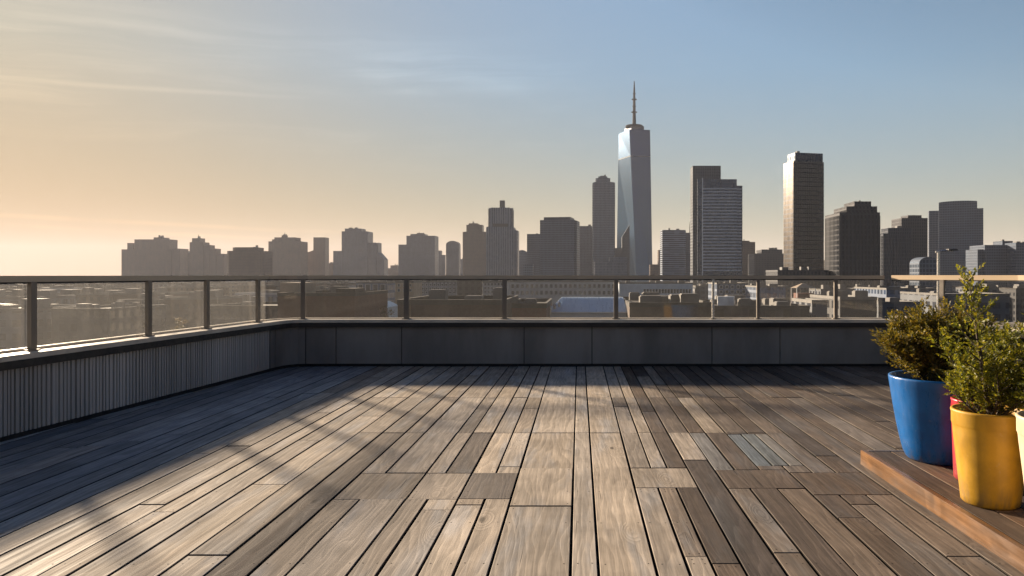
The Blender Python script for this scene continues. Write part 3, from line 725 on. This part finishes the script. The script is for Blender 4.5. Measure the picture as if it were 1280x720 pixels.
# --- boards
rb=random.Random(21)
def tint(x,y,kind=None):
    s=rb.random()
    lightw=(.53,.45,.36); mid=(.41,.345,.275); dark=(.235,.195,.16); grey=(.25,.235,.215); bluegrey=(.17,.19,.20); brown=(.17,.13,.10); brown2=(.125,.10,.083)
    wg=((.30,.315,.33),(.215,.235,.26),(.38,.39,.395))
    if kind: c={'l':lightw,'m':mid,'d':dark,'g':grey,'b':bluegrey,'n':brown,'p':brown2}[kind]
    elif x<-2.7 and rb.random()<.85: c=rb.choice(wg)  # blue-grey boards by the left wall, their tint also painting in bluish shade
    elif x<-1.0: c=rb.choices([lightw,mid,grey,dark],[7,4,.5,.6])[0]
    elif x<.6: c=rb.choices([lightw,mid,dark,grey],[4,4,2,1])[0]
    else: c=rb.choices([brown,brown2,dark,mid,grey],[4,4,1.5,.8,.5] if x<1.2 else [4,5,1.5,.1,.15])[0]
    g=rb.uniform(.85,1.14); w=rb.uniform(-.03,.03)
    return (c[0]*g*(1+w),c[1]*g,c[2]*g*(1-w*1.6),s)
edges=[-.374-0.007,-.036,.083,.328,.465,.572,.702,.87,1.0,1.16,1.33]
left=[-.381,-.525,-.676,-.843,-.967,-1.224,-1.381,-1.562,-1.752,-1.96,-2.13,-2.254]
x=left[-1]
while x>-5.2: x-=rb.uniform(.14,.20); left.append(x)
x=edges[-1]
while x<6: x+=rb.uniform(.13,.2); edges.append(x)
E=sorted(set(left+edges)); 
cells=[  # (x0,x1,y0,y1,[x splits],tints) transverse/odd pieces set into the run of boards
 (-1.381,-.381,4.02,4.55,[-.967,-.676],'mmd'),
 (.328,.702,4.24,4.67,[],'m'),
 (.87,1.33,4.22,4.62,[],'n'),
 (1.33,1.33+.46,4.10,4.56,[],'n'),
 (1.16,1.48,4.72,5.66,[1.27,1.38],'bbg'),
 (.465,.572,3.2,4.24,[],'d'),
]
E=[e for e in E if not (1.34<e<2.5)]+[1.48,1.63,1.79,1.96,2.11,2.28,2.45]; E=sorted(E)
dk=MB()
GAP=.013
def board(x0,x1,y0,y1,c):
    z=rb.uniform(-.0022,.0022); g=GAP/2
    a=rb.uniform(-.0015,.0015); b=.002
    dk.bbox(x0+g+a,x1-g+a,y0+.0035,y1-.0035,-.03+z-.012,z,b,c,edge=.22)  # sides painted darker, keeping the gaps black where sun would reach in
    if y0<8:                                  # countersunk screws over the joists, two to a crossing
        ds=(.03,) if x1-x0<.09 else (.028,)
        q=math.ceil((y0+.03)/.52)*.52; ys_=[y0+.035,y1-.035]
        while q<y1-.06:
            ys_.append(q); q+=.52
        for yy in ys_:
            if yy<1.5: continue
            for xx in (x0+.03,x1-.03):
                xx+=rb.uniform(-.003,.003); yv=yy+rb.uniform(-.004,.004); r_=.0042
                dk.add([(xx+r_*math.cos(k*1.0472),yv+r_*math.sin(k*1.0472),z+.0004) for k in range(6)],[(0,1,2,3,4,5)],(.035,.03,.026,rb.random()))
YB=10.02
for x0,x1 in zip(E[:-1],E[1:]):
    mx=(x0+x1)/2
    cuts={-3.2,YB}
    if -1.75<mx<1.7: cuts|={5.71,7.36}
    if -2.3<mx<2.2 and rb.random()<.6: cuts|={7.36}
    if mx<=-1.0 or mx>1.33:
        y=-3.2+rb.uniform(.4,3)
        while y<YB-.8:
            if rb.random()<.75 and all(abs(y-q)>.5 for q in cuts): cuts.add(y)
            y+=rb.uniform(1.4,3.4)
    else:
        for y in (1.2+rb.uniform(-.5,.5),3.0+rb.uniform(-.9,.9),4.3+rb.uniform(-.6,.9),6.5+rb.uniform(-.5,.5),8.6+rb.uniform(-.6,.6)):
            if rb.random()<.45 and all(abs(y-q)>.35 for q in cuts): cuts.add(y)
    if abs(mx+.2)<.2: cuts={-3.2,1.9,3.9,4.66,5.71,7.36,YB}
    hole=[(c0,c1) for (a,b,c0,c1,_,_) in cells if a-.001<=mx<=b+.001 and x0>=a-.03 and x1<=b+.03]
    ys=sorted(cuts|{q for h in hole for q in h})
    for h in hole: ys=[q for q in ys if not (h[0]<q<h[1])]
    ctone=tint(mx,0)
    for y0,y1 in zip(ys[:-1],ys[1:]):
        if any(h[0]-.001<=y0 and y1<=h[1]+.001 for h in hole): continue
        k=None
        if abs(mx+.2)<.2: k='l'
        elif abs(mx-.02)<.06: k='l'
        elif .083<mx<.328: k='l' if rb.random()<.8 else 'm'
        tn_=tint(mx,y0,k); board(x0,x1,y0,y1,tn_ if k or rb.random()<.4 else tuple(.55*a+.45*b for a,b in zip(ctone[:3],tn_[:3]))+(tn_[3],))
for a,b,c0,c1,sp,tn in cells:
    # snap to the column edges nearest
    a=min(E,key=lambda e:abs(e-a)); b=min(E,key=lambda e:abs(e-b))
    xs=[a]+sp+[b]
    for i,(p,q) in enumerate(zip(xs[:-1],xs[1:])): board(p,q,c0,c1,tint((p+q)/2,c0,tn[min(i,len(tn)-1)]))
deck=dk.build('deck',M['deck']); tag(deck,kind='structure')

# --- parapet walls (inner faces), mitred corner pieces
COPZ0,COPZ1=.585,.645
YW=9.87
LC=[(-4.78,-3.4),(Lx(3.0),3.0),(Lx(8.75),8.75)]      # left run
def offset_line(p,q,d):   # point pair moved to the left of direction p->q by d
    v=Vector((q[0]-p[0],q[1]-p[1])).normalized(); n=Vector((-v.y,v.x)); return (p[0]+n.x*d,p[1]+n.y*d),(q[0]+n.x*d,q[1]+n.y*d)
def strip(path,d0,d1,z0,z1,mb=None):
    """box strip following a polyline, from d0 to d1 on its outer (left of travel) side, mitred"""
    mb=mb or MB(); P=[Vector(p) for p in path]; n=len(P); ofs=[]
    for i in range(n):
        a=(P[i]-P[i-1]).normalized() if i>0 else None; b=(P[i+1]-P[i]).normalized() if i<n-1 else None
        na=Vector((-a.y,a.x)) if a else None; nb=Vector((-b.y,b.x)) if b else None
        if na is None: m=nb
        elif nb is None: m=na
        else: m=(na+nb)/(1+na.dot(nb))
        ofs.append(m)
    A=[P[i]+ofs[i]*d0 for i in range(n)]; Bq=[P[i]+ofs[i]*d1 for i in range(n)]
    vs=[]
    for a,b in zip(A,Bq): vs+=[(a.x,a.y,z0),(b.x,b.y,z0),(b.x,b.y,z1),(a.x,a.y,z1)]
    fs=[(0,1,2,3)]
    for i in range(n-1):
        k=4*i
        for e in range(4): f=(e+1)%4; fs.append((k+e,k+4+e,k+4+f,k+f))
    k=4*(n-1); fs.append((k+3,k+2,k+1,k)); mb.add(vs,fs); return mb
# travel left wall forward (+Y), then along the back (+X), then the right wall back (-Y): outer side is on the left of travel
def arc(p0,p1,p2,n=6):
    P0,P1,P2=map(Vector,(p0,p1,p2)); return [tuple((1-t)**2*P0+2*t*(1-t)*P1+t*t*P2) for t in [i/n for i in range(n+1)]]
cornerL=arc((Lx(9.5),9.5),(Lx(YW),YW),(-3.74,YW),4)
left_path=[(Lx(-3.4),-3.4),(Lx(9.5),9.5)]
back_path=cornerL+[(4.22,YW)]
right_path=[(4.22,YW),(5.0,8.3),(5.38,7.2),(5.5,-3.4)]
def sub_path(path,s0,s1):
    out=[];acc=0
    for a,b in zip(path[:-1],path[1:]):
        a,b=Vector(a),Vector(b);L=(b-a).length
        if acc+L>s0 and acc<s1:
            t0=max(0,(s0-acc)/L);t1=min(1,(s1-acc)/L)
            p=a+(b-a)*t0;q=a+(b-a)*t1
            if not out: out.append(tuple(p))
            out.append(tuple(q))
        acc+=L
    return out
def plen(path): return sum((Vector(b)-Vector(a)).length for a,b in zip(path[:-1],path[1:]))
wallL=empty('parapet_wall',(Lx(4),4,0)); tag(wallL,'low grey parapet wall with vertically ribbed cladding along the sunny left side','wall')
wallB=empty('parapet_wall',(0,YW,0)); tag(wallB,'low dark flat panelled parapet wall across the far end of the deck','wall')
wallR=empty('parapet_wall',(5.2,7,0)); tag(wallR,'low parapet wall turning the far corner behind the potted plants','wall')
def put(o,parent):  # keep world position under parent
    o.parent=parent; o.matrix_parent_inverse=Matrix.Translation(-Vector(parent.location)); return o
for w,path in ((wallL,left_path),(wallB,back_path),(wallR,right_path)):
    put(strip(path,.028,.26,-.04,COPZ0-.002).build('core',M['dark']),w)
    put(strip(path,-.055,.34,COPZ0+.018,COPZ1).build('coping',M['coping']),w)
    put(strip(path,-.058,-.002,COPZ0-.045,COPZ0+.016).build('coping_fascia',M['fascia']),w)
    put(strip(path,-.012,.02,-.03,.035).build('skirting',M['dark']),w)
# back panels between the joints seen in the photo
jx=[(p-CX)/F*YW for p in (420,502,655,740,890,975,1110)]
L0=plen(cornerL); s=[0,L0+.02]
for X in jx: s.append(L0+(X+3.74))
s[1]=L0*.98; s[-1]=plen(back_path)
for a,b in zip(s[:-1],s[1:]):
    put(strip(sub_path(back_path,a+.006,b-.006),0,.026,.036,COPZ0-.046).build('cladding_panel',M['panel']),wallB)
# left: one flat panel near the viewer, a ribbed stretch, flat panels towards the corner
ribs=MB(); tot=plen(left_path)
def s_of_y(y): return (y+3.4)*math.sqrt(1+.0795**2)
for y0,y1 in ((-3.4,.5),(.5,3.2),(3.2,5.36)):
    put(strip(sub_path(left_path,s_of_y(y0)+.006,s_of_y(y1)-.006),0,.026,.036,COPZ0-.046).build('cladding_panel',M['rib']),wallL)
a=s_of_y(5.37); b=s_of_y(9.36)
strip(sub_path(left_path,a,b),.012,.026,.036,COPZ0-.046,ribs)
u=a+.01; rr=random.Random(3)
while u<b-.05:
    w_=rr.uniform(.018,.034); strip(sub_path(left_path,u,u+w_),-.006+rr.uniform(-.003,.003),.013,.0365,COPZ0-.047,ribs); u+=w_+rr.uniform(.010,.02)
put(ribs.build('ribbed_cladding',M['rib']),wallL)
put(strip(sub_path(left_path,b+.012,tot-.006),0,.026,.036,COPZ0-.046).build('cladding_panel',M['panel']),wallL)

# --- glass railing on the coping
RZ0,RZ1=1.196,1.246
def at_path(path,s_):
    acc=0
    for a,b in zip(path[:-1],path[1:]):
        a,b=Vector(a),Vector(b);L=(b-a).length
        if s_<=acc+L+1e-6:
            v=(b-a)/L; return a+v*(s_-acc), v
        acc+=L
    return b,v
def s_nearest(path,f):     # param along path where f(p) changes sign
    n=600; T=plen(path); best=(1e9,0)
    for i in range(n+1):
        p,_=at_path(path,T*i/n); 
        if p.y>.5 and abs(f(p))<best[0]: best=(abs(f(p)),T*i/n)
    return best[1]
def railing(label,path,post_px,near_posts=(),bh=.05,special={},glass='glass',rail='rail',rz=(1.196,1.246)):
    RZ0,RZ1=rz
    r=empty('glass_railing',(*at_path(path,plen(path)/2)[0],COPZ1)); tag(r,label,'railing')
    d=.12                                                   # line of the glass, outside the inner face
    put(strip(path,d-.038,d+.038,RZ0,RZ1).build('top_rail',M[rail]),r)
    put(strip(path,d-.03,d+.03,RZ0-.014,RZ0-.001).build('rail_channel',M['fascia']),r)
    put(strip(path,d+.03,d+.075,COPZ1+.002,COPZ1+bh).build('bottom_rail',M['coping']),r)
    ss=[s_nearest(path,lambda p,q=q:(p.x/p.y)-(q-CX)/F) for q in post_px]+list(near_posts)
    T=plen(path); allp=sorted(ss)
    for k,q in enumerate(allp):
        p,v=at_path(path,q); n=Vector((-v.y,v.x)); c=p+n*(d-.045); ang=math.atan2(v.y,v.x)
        def slab(hw,t0,t1,z0,z1):
            mb=MB(); pts=[c+v*(-hw)+n*t0,c+v*hw+n*t0,c+v*hw+n*t1,c-v*hw+n*t1]; mb.prism([(a.x,a.y) for a in pts],z0,z1); return mb
        hwid=special.get(k,.028)
        po=put(slab(hwid,-.018,.018,COPZ1+.012,RZ0-.002).build('post',M['steel'] if hwid<.02 else M['post']),r)
        put(slab(hwid+.022,-.032,.032,COPZ1+.0005,COPZ1+.011).build('base_plate',M['post']),po) if False else None
        bp=slab(hwid+.022,-.032,.032,COPZ1+.0005,COPZ1+.011).build('base_plate',M['post']); bp.parent=po; bp.matrix_parent_inverse=(Matrix.Translation(Vector(r.location))@Matrix.Translation(-Vector(r.location))).inverted()
    cuts=[0]+allp+[T]
    for a,b in zip(cuts[:-1],cuts[1:]):
        if b-a<.1: continue
        put(strip(sub_path(path,a+.008,b-.008),d+.010,d+.020,COPZ1+.004,RZ0-.016).build('glass_pane',M[glass]),r)
    return r
sl=[s_of_y(y) for y in (-2.0,-.6,.8,2.2,3.6,4.75)]
railing('sunlit glass railing with broad posts on the ribbed left parapet',left_path,(51,194,267,330),sl[:4]+[s_of_y(3.9)],bh=.02,glass='glass_sunglow')
railing('glass railing with dark top rail on the flat panelled back parapet',back_path,(378,507,630,771,893,949,1047),bh=.014,special={0:.028,1:.034,2:.03,3:.03,4:.016,5:.02,6:.024})
railing('glass railing with golden lit top rail behind the potted plants',right_path,(1172,),[3.4,5.2,7.0,8.8,10.6],special={0:.03},rail='sunlit_rail',rz=(1.19,1.250))
# slim lamp post on the next roof, seen past the right-hand railing
Yl=24; lp=empty('lamp_post',(wx(1173,Yl),Yl,-3.2)); tag(lp,'slim pale lamp post with short arm and flat head beyond the golden railing','lamp post')
zt=wz(314,Yl)+3.2
MB().tube([(0,0,0),(0,0,zt)],[.07,.045],10).build('pole',M['steel'],lp)
MB().tube([(-.09,0,zt-.02),(.1,0,zt),(.3,0,zt+.03),(.48,0,zt+.02)],.03,8).build('arm',M['steel'],lp)
MB().add([], []) 
MB().prism([(.3,-.09),(.62,-.06),(.62,.06),(.3,.09)],zt+.02,zt+.075).build('lamp_head',M['unit'],lp)
low('neighbour_roof','flat roof of the adjoining lower building carrying the slim lamp post',18,1120,1500,344+900*4.45/18,M['brown2'],12,'roof_dark',0)

# ------------------------------------------------------------------ timber platform with pots
PX0,PX1,PY0,PY1,PZ=1.86,5.3,1.2,4.76,.092
plat=empty('timber_platform',(3.3,3.0,0)); tag(plat,'low timber platform with orange brown edge board carrying the coloured pots','platform')
pb=MB(); y=PY0; x=PX0+.045
def pboard(x0,x1,y0,y1):
    c={0:(.115,.075,.05),1:(.145,.095,.062),2:(.09,.066,.05)}[rb.randrange(3)]; g=rb.uniform(.9,1.15)
    pb.bbox(x0+.003,x1-.003,y0+.003,y1-.003,PZ-.026,PZ+rb.uniform(-.001,.001),.003,(c[0]*g,c[1]*g,c[2]*g,rb.random()))
while x<PX1-.2:
    w=rb.uniform(.13,.16); q=PY0+rb.uniform(.6,2.4); pboard(x,x+w,PY0+.03,q); pboard(x,x+w,q,PY1-.03); x+=w
put(pb.build('deck_boards',M['deck']),plat)
fb=MB(); fb.bbox(PX0,PX0+.042,PY0,PY1,.001,PZ+.004,.005,(.22,.115,.052,.37)); put(fb.build('edge_board',M['fascia_wood']),plat)
fb=MB(); fb.bbox(PX0+.043,PX1,PY1-.03,PY1,.002,PZ+.002,.003,(.16,.10,.065,.6)); put(fb.build('back_board',M['fascia_wood']),plat)
put(MB().box(PX0+.05,PX1-.02,PY0+.04,PY1-.04,.003,PZ-.03).build('frame',M['dark']),plat)

def pot(label,mat,x,y,rt,rb_,H,collar=True,curve=.0,rimc=None):
    r=empty('plant_pot',(x,y,PZ+.001)); tag(r,label,'pot')
    prof=[(0,0),(rb_-.012,0),(rb_,.012)]
    n=14
    for k in range(1,n+1):
        t=k/n; rr=rb_+(rt-rb_)*(t**(1-curve) if curve else t)
        z=.012+(H-.03)*t
        prof.append((rr,z))
    if collar:
        zc=H*.84; prof=[p for p in prof if p[1]<zc-.012]; rc=rb_+(rt-rb_)*.9
        prof+=[(rc-.004,zc-.012),(rc-.0015,zc-.002),(rc+.0015,zc+.006),(rt-.003,H-.02)]
    prof+=[(rt,H-.012),(rt,H-.004),(rt-.004,H),(rt-.014,H),(rt-.019,H-.006),(rt-.024,H-.06)]
    MB().lathe(prof,72).build('body',mat,r,smooth=True)
    sm=MB(); sm.lathe([(rt-.026,H-.075),(rt-.05,H-.068),(rt*.5,H-.058),(0.001,H-.05)],40); sm.build('soil',M['soil'],r,smooth=True)
    return r
pot('large blue glazed pot with slightly bowed sides at the platform corner',M['pot_blue'],2.265,4.54,.292,.190,.522,False,.30)
pot('mustard yellow pot with a raised collar in front of the blue pot',M['pot_yellow'],2.09,3.66,.182,.135,.475,True)
pot('red pot showing only as a sliver between the blue and yellow pots',M['pot_red'],2.262,4.06,.150,.135,.46,True)
pot('cream pot half cut off by the picture edge beside the yellow pot',M['pot_cream'],2.19,3.22,.205,.15,.52,True)

# --- plants
def spray(mb, rnd, p, d, L, up, dens, lw, ll, cols):
    """feathery flat spray: axis with paired scale-like leaflets, drooping at the tip"""
    d=d.normalized(); n=max(4,int(L*dens)); side=d.cross(up)
    if side.length<.05: side=d.orthogonal()
    side.normalize(); pos=p.copy()
    for k in range(n):
        t=k/n; step=L/n; pos=pos+d*step; d=(d+Vector((0,0,-.012))+rand_dir(rnd)*.03).normalized()
        env=(.35+.65*math.sin(math.pi*min(1,.25+t*.75)))
        for s in (-1,1):
            ax=(d*.75+side*s*.85+rand_dir(rnd)*.32).normalized(); nrm=ax.cross(rand_dir(rnd))
            if nrm.length<.05: continue
            c=rnd.choice(cols); g=rnd.uniform(.7,1.3)
            leaf_quad(mb,pos,ax,nrm.normalized(),ll*env*rnd.uniform(.7,1.25),lw*rnd.uniform(.7,1.2),(c[0]*g,c[1]*g,c[2]*g,1))
    leaf_quad(mb,pos,d,side,ll,lw,(*rnd.choice(cols),1))
G=[(.18,.18,.022),(.13,.145,.02),(.24,.215,.03),(.08,.095,.02)]
BR=[(.14,.115,.024),(.10,.09,.022),(.19,.14,.028),(.065,.065,.02)]
def conifer(name,label,x,y,z,H,rad,seed,cols,lean=(0,0),n_br=60,prof=None,leaders=1,cat='plant',lobes=()):
    rnd=random.Random(seed); r=empty(name,(x,y,z)); tag(r,label,cat)
    st=MB(); fo=MB()
    axes=[(Vector((0,0,0)),Vector((lean[0],lean[1],H)),1.0)]
    for (dx,dy,hh,rs) in lobes: axes.append((Vector((dx*.12,dy*.12,.0)),Vector((dx,dy,hh)),rs))
    for a0,a1,sc in axes:
        mid=a0.lerp(a1,.5)+Vector((rnd.uniform(-.02,.02),rnd.uniform(-.02,.02),0))
        st.tube([a0,mid,a1*1.0],[.011*sc+.002,.007*sc+.001,.0015],6)
        nb=int(n_br*sc)
        for k in range(nb):
            t=(k+rnd.random())/nb; t=.06+.94*t
            p=(a0.lerp(mid,t*2) if t<.5 else mid.lerp(a1,t*2-1))
            a=k*2.399+rnd.uniform(-.5,.5); w=(prof(t) if prof else (1-t)**.75+.08)*rad*sc*rnd.uniform(.55,1.15)
            d=Vector((math.cos(a),math.sin(a),.35+.75*t+rnd.uniform(-.15,.25))).normalized()
            L=max(.05,w)
            pts=[p]; q=p.copy(); dd=d.copy()
            for s_ in range(4): q=q+dd*L/4; dd=(dd+Vector((0,0,.10))+rand_dir(rnd)*.12).normalized(); pts.append(q.copy())
            st.tube(pts,[.0035,.003,.0022,.0016,.0008],4,False)
            ns=max(3,int(L/.026))
            for s_ in range(ns):
                u=.18+.82*(s_+rnd.random())/ns; i=min(3,int(u*4)); bp=pts[i].lerp(pts[i+1],u*4-i)
                ang=rnd.uniform(0,2*math.pi); bd=(dd*.75+rand_dir(rnd)*.75+Vector((0,0,.22))).normalized()
                spray(fo,rnd,bp,bd,rnd.uniform(.05,.10)*(1.1-.35*u),Vector((0,0,1))+rand_dir(rnd)*.5,120,.0095,.022,cols)
    st.build('stems',M['bark'],r); fo.build('foliage',M['leaf'],r)
    return r
conifer('conifer_shrub','tall feathery olive green conifer growing in the yellow pot',2.09,3.66,PZ+.42,.715,.28,7,G,(-.11,.0),32,
        prof=lambda t:(.55+.5*math.sin(math.pi*min(1,t*1.6))) if t<.55 else max(.16,.62-(t-.55)*1.2),lobes=((.20,-.03,.42,.7),(.30,.06,.56,.42),(-.19,.04,.33,.62),(.10,.1,.40,.6),(.16,-.16,.24,.7),(-.04,-.12,.28,.6),(-.21,-.04,.15,.45)))
conifer('bushy_shrub','bushy brownish olive shrub spilling over the rim of the blue pot',2.265,4.54,PZ+.46,.34,.36,9,BR,(-.10,-.05),70,
        prof=lambda t:.95-.35*t,lobes=((-.26,-.05,.18,.95),(.12,.05,.34,.9),(-.14,.12,.30,.9),(.24,0,.26,.9),(-.08,-.18,.22,.9),(-.13,0,.42,.32),(-.30,.0,.24,.5)))
conifer('conifer_shrub','darker green shrub growing in the red pot behind the tall conifer',2.262,4.06,PZ+.40,.36,.24,13,[G[1],G[3],BR[1]],(.08,.0),46,
        prof=lambda t:.9-.4*t,lobes=((.14,0,.30,.7),(-.1,-.05,.24,.7)))
conifer('conifer_shrub','green shrub growing in the cream pot at the picture edge',2.19,3.22,PZ+.46,.36,.26,17,[G[0],G[1],G[3]],(.05,.05),46,
        prof=lambda t:.9-.4*t,lobes=((-.05,.1,.30,.8),(-.03,-.05,.2,.6)))

# ------------------------------------------------------------------ ground, haze, sky, sun, camera
g=MB(); S=15000
g.add([(-S,-3000,GZ),(S,-3000,GZ),(S,S,GZ),(-S,S,GZ)],[(0,1,2,3)]); g=g.build('ground',M['ground']); tag(g,kind='structure')
hz=MB().box(-S-50,S+50,-3050,S+50,GZ-1.0,EYE+610).build('haze',bpy.data.materials.new('haze_air')); tag(hz,kind='stuff')
hm=hz.data.materials[0]; hm.use_nodes=True; t=NT(hm.node_tree); out=t.node('ShaderNodeOutputMaterial')
pv=t.node('ShaderNodeVolumePrincipled'); pv.inputs['Color'].default_value=(.81,.83,.92,1); pv.inputs['Density'].default_value=.00005; pv.inputs['Anisotropy'].default_value=.15
t.link(pv.outputs[0],out.inputs['Volume'])

SKY_P,SKY_S,SKY_SAT,SKY_L=-.85,2.2,1.02,3.0
SKY_LO,SKY_HI,SKY_ZEN,SKY_SUN=(1.15,.98,.88),(.89,1.05,1.12),(.13,.25,.48),(.97,.72,.46)
SKY_HIS,SKY_REAR=(.96,1.06,1.12),(.24,.33,.46)
w=bpy.data.worlds.new('World'); scene.world=w; w.use_nodes=True; t=NT(w.node_tree)
out=t.node('ShaderNodeOutputWorld'); bg=t.node('ShaderNodeBackground')
sky=t.node('ShaderNodeTexSky',sky_type='NISHITA'); sky.sun_disc=False
sky.sun_elevation=R(SUN_EL); sky.sun_rotation=R(SUN_AZ); sky.altitude=30; sky.air_density=1.0; sky.dust_density=0.8; sky.ozone_density=1.0
bg.inputs['Strength'].default_value=.05
# thin cirrus streaks by direction in the sky
gen=t.node('ShaderNodeTexCoord').outputs['Generated']
x,y,z=t.sep(gen)
az=t.math('ARCTAN2',x,y); el=t.math('ARCSINE',z)
def tilt_(k): return t.math('ADD',el,t.math('MULTIPLY',az,k))
wob=t.noise(t.comb(t.math('MULTIPLY',az,4.0),t.math('MULTIPLY',el,12.0),0.0),1.0,3,.5)
tl=tilt_(-.055)
n1=t.noise(t.comb(t.math('MULTIPLY',az,2.6),t.math('MULTIPLY',t.math('ADD',tl,t.math('MULTIPLY',wob,.05)),52.0),3.1),1.0,6,.62)
n2=t.noise(t.comb(t.math('MULTIPLY',az,2.4),t.math('MULTIPLY',tl,11.0),7.7),1.0,4,.55)
band=t.math('MULTIPLY', t.math('MULTIPLY', t.ramp(el,.12,.20), t.ramp(el,.34,.25)), t.ramp(az,.25,-.15))
cir=t.math('MULTIPLY', t.math('MULTIPLY', t.ramp(n1,.36,.70), t.ramp(n2,.34,.60)), band)
def streak(k,e0,wd,a0,a1,amp):
    d_=t.math('ABSOLUTE', t.math('SUBTRACT', t.math('ADD',tilt_(k),t.math('MULTIPLY',t.math('SUBTRACT',wob,.5),.010)), e0))
    brk=t.ramp(t.noise(t.comb(t.math('MULTIPLY',az,9.0),e0*90,0.0),1.0,3,.6),.3,.6)
    return t.math('MULTIPLY', t.math('MULTIPLY', t.math('MULTIPLY', t.ramp(d_,wd,0.0), t.ramp(az,a1,a0)), amp), brk)
s1=streak(.019,.0513,.0042,-.45,-.10,1.0); s2=streak(.022,.0385,.0034,-.50,-.22,1.0); s3=streak(-.055,.2478,.0045,-.50,-.30,.7)
cl=t.math('ADD',t.math('ADD',t.math('MULTIPLY',cir,1.25),s1),t.math('ADD',s2,s3),clamp=True)
lum=t.node('ShaderNodeRGBToBW'); t.link(sky.outputs[0],lum.inputs[0])
fac=t.math('MULTIPLY', t.math('POWER', t.math('MAXIMUM',lum.outputs[0],SKY_L), SKY_P), SKY_S)
base=t.vmath('SCALE',sky.outputs[0],(0,0,0),scale=fac)
sunny=t.math('COSINE', t.math('SUBTRACT',az,R(SUN_AZ)))
low=t.mix(t.ramp(sunny,.45,.97), SKY_LO, SKY_SUN)
SKY_TOP=t.mix(t.ramp(sunny,.35,.98), SKY_HI, SKY_HIS)
grade=t.mix(t.ramp(el,.01,.27,0,1,False), low, SKY_TOP)
grade=t.mix(t.ramp(el,.40,1.1,0,1,False), grade, SKY_ZEN)
grade=t.mix(t.ramp(sunny,.25,-.6), grade, t.mix(1.0,grade,SKY_REAR,'MULTIPLY'))
base=t.mix(1.0,base,grade,'MULTIPLY')
hs=t.node('ShaderNodeHueSaturation'); hs.inputs['Saturation'].default_value=SKY_SAT; t.link(base,hs.inputs['Color']); base=hs.outputs[0]
c=t.mix(t.math('MULTIPLY',cl,.68), base, t.mix(1.0,base,(1.42,1.36,1.30),'MULTIPLY'))
t.link(c,bg.inputs['Color']); t.link(bg.outputs[0],out.inputs['Surface'])

sd=Vector((math.sin(R(SUN_AZ))*math.cos(R(SUN_EL)),math.cos(R(SUN_AZ))*math.cos(R(SUN_EL)),math.sin(R(SUN_EL))))
ld=bpy.data.lights.new('sun','SUN'); ld.energy=5.0; ld.angle=R(3.0); ld.color=(1.0,.81,.60)
lo=bpy.data.objects.new('sun',ld); COL.objects.link(lo); lo.rotation_mode='QUATERNION'; lo.rotation_quaternion=sd.to_track_quat('Z','Y'); lo.location=sd*900

cd=bpy.data.cameras.new('camera'); cam=bpy.data.objects.new('camera',cd); COL.objects.link(cam)
cam.location=(0,0,EYE); cam.rotation_euler=(R(90),0,0); cd.sensor_width=36; cd.lens=F/1280*36
cd.shift_x=-(CX-640)/1280; cd.shift_y=-(360-CY)/1280; cd.clip_start=.05; cd.clip_end=60000
scene.camera=cam
vs=scene.view_settings; vs.view_transform='Standard'; vs.look='None'; vs.exposure=1.45; vs.gamma=1; vs.use_curve_mapping=False
scene.render.engine='CYCLES'; cy=scene.cycles; cy.use_denoising=True; cy.max_bounces=8; cy.transparent_max_bounces=16; cy.volume_bounces=1
cy.sample_clamp_indirect=6.0
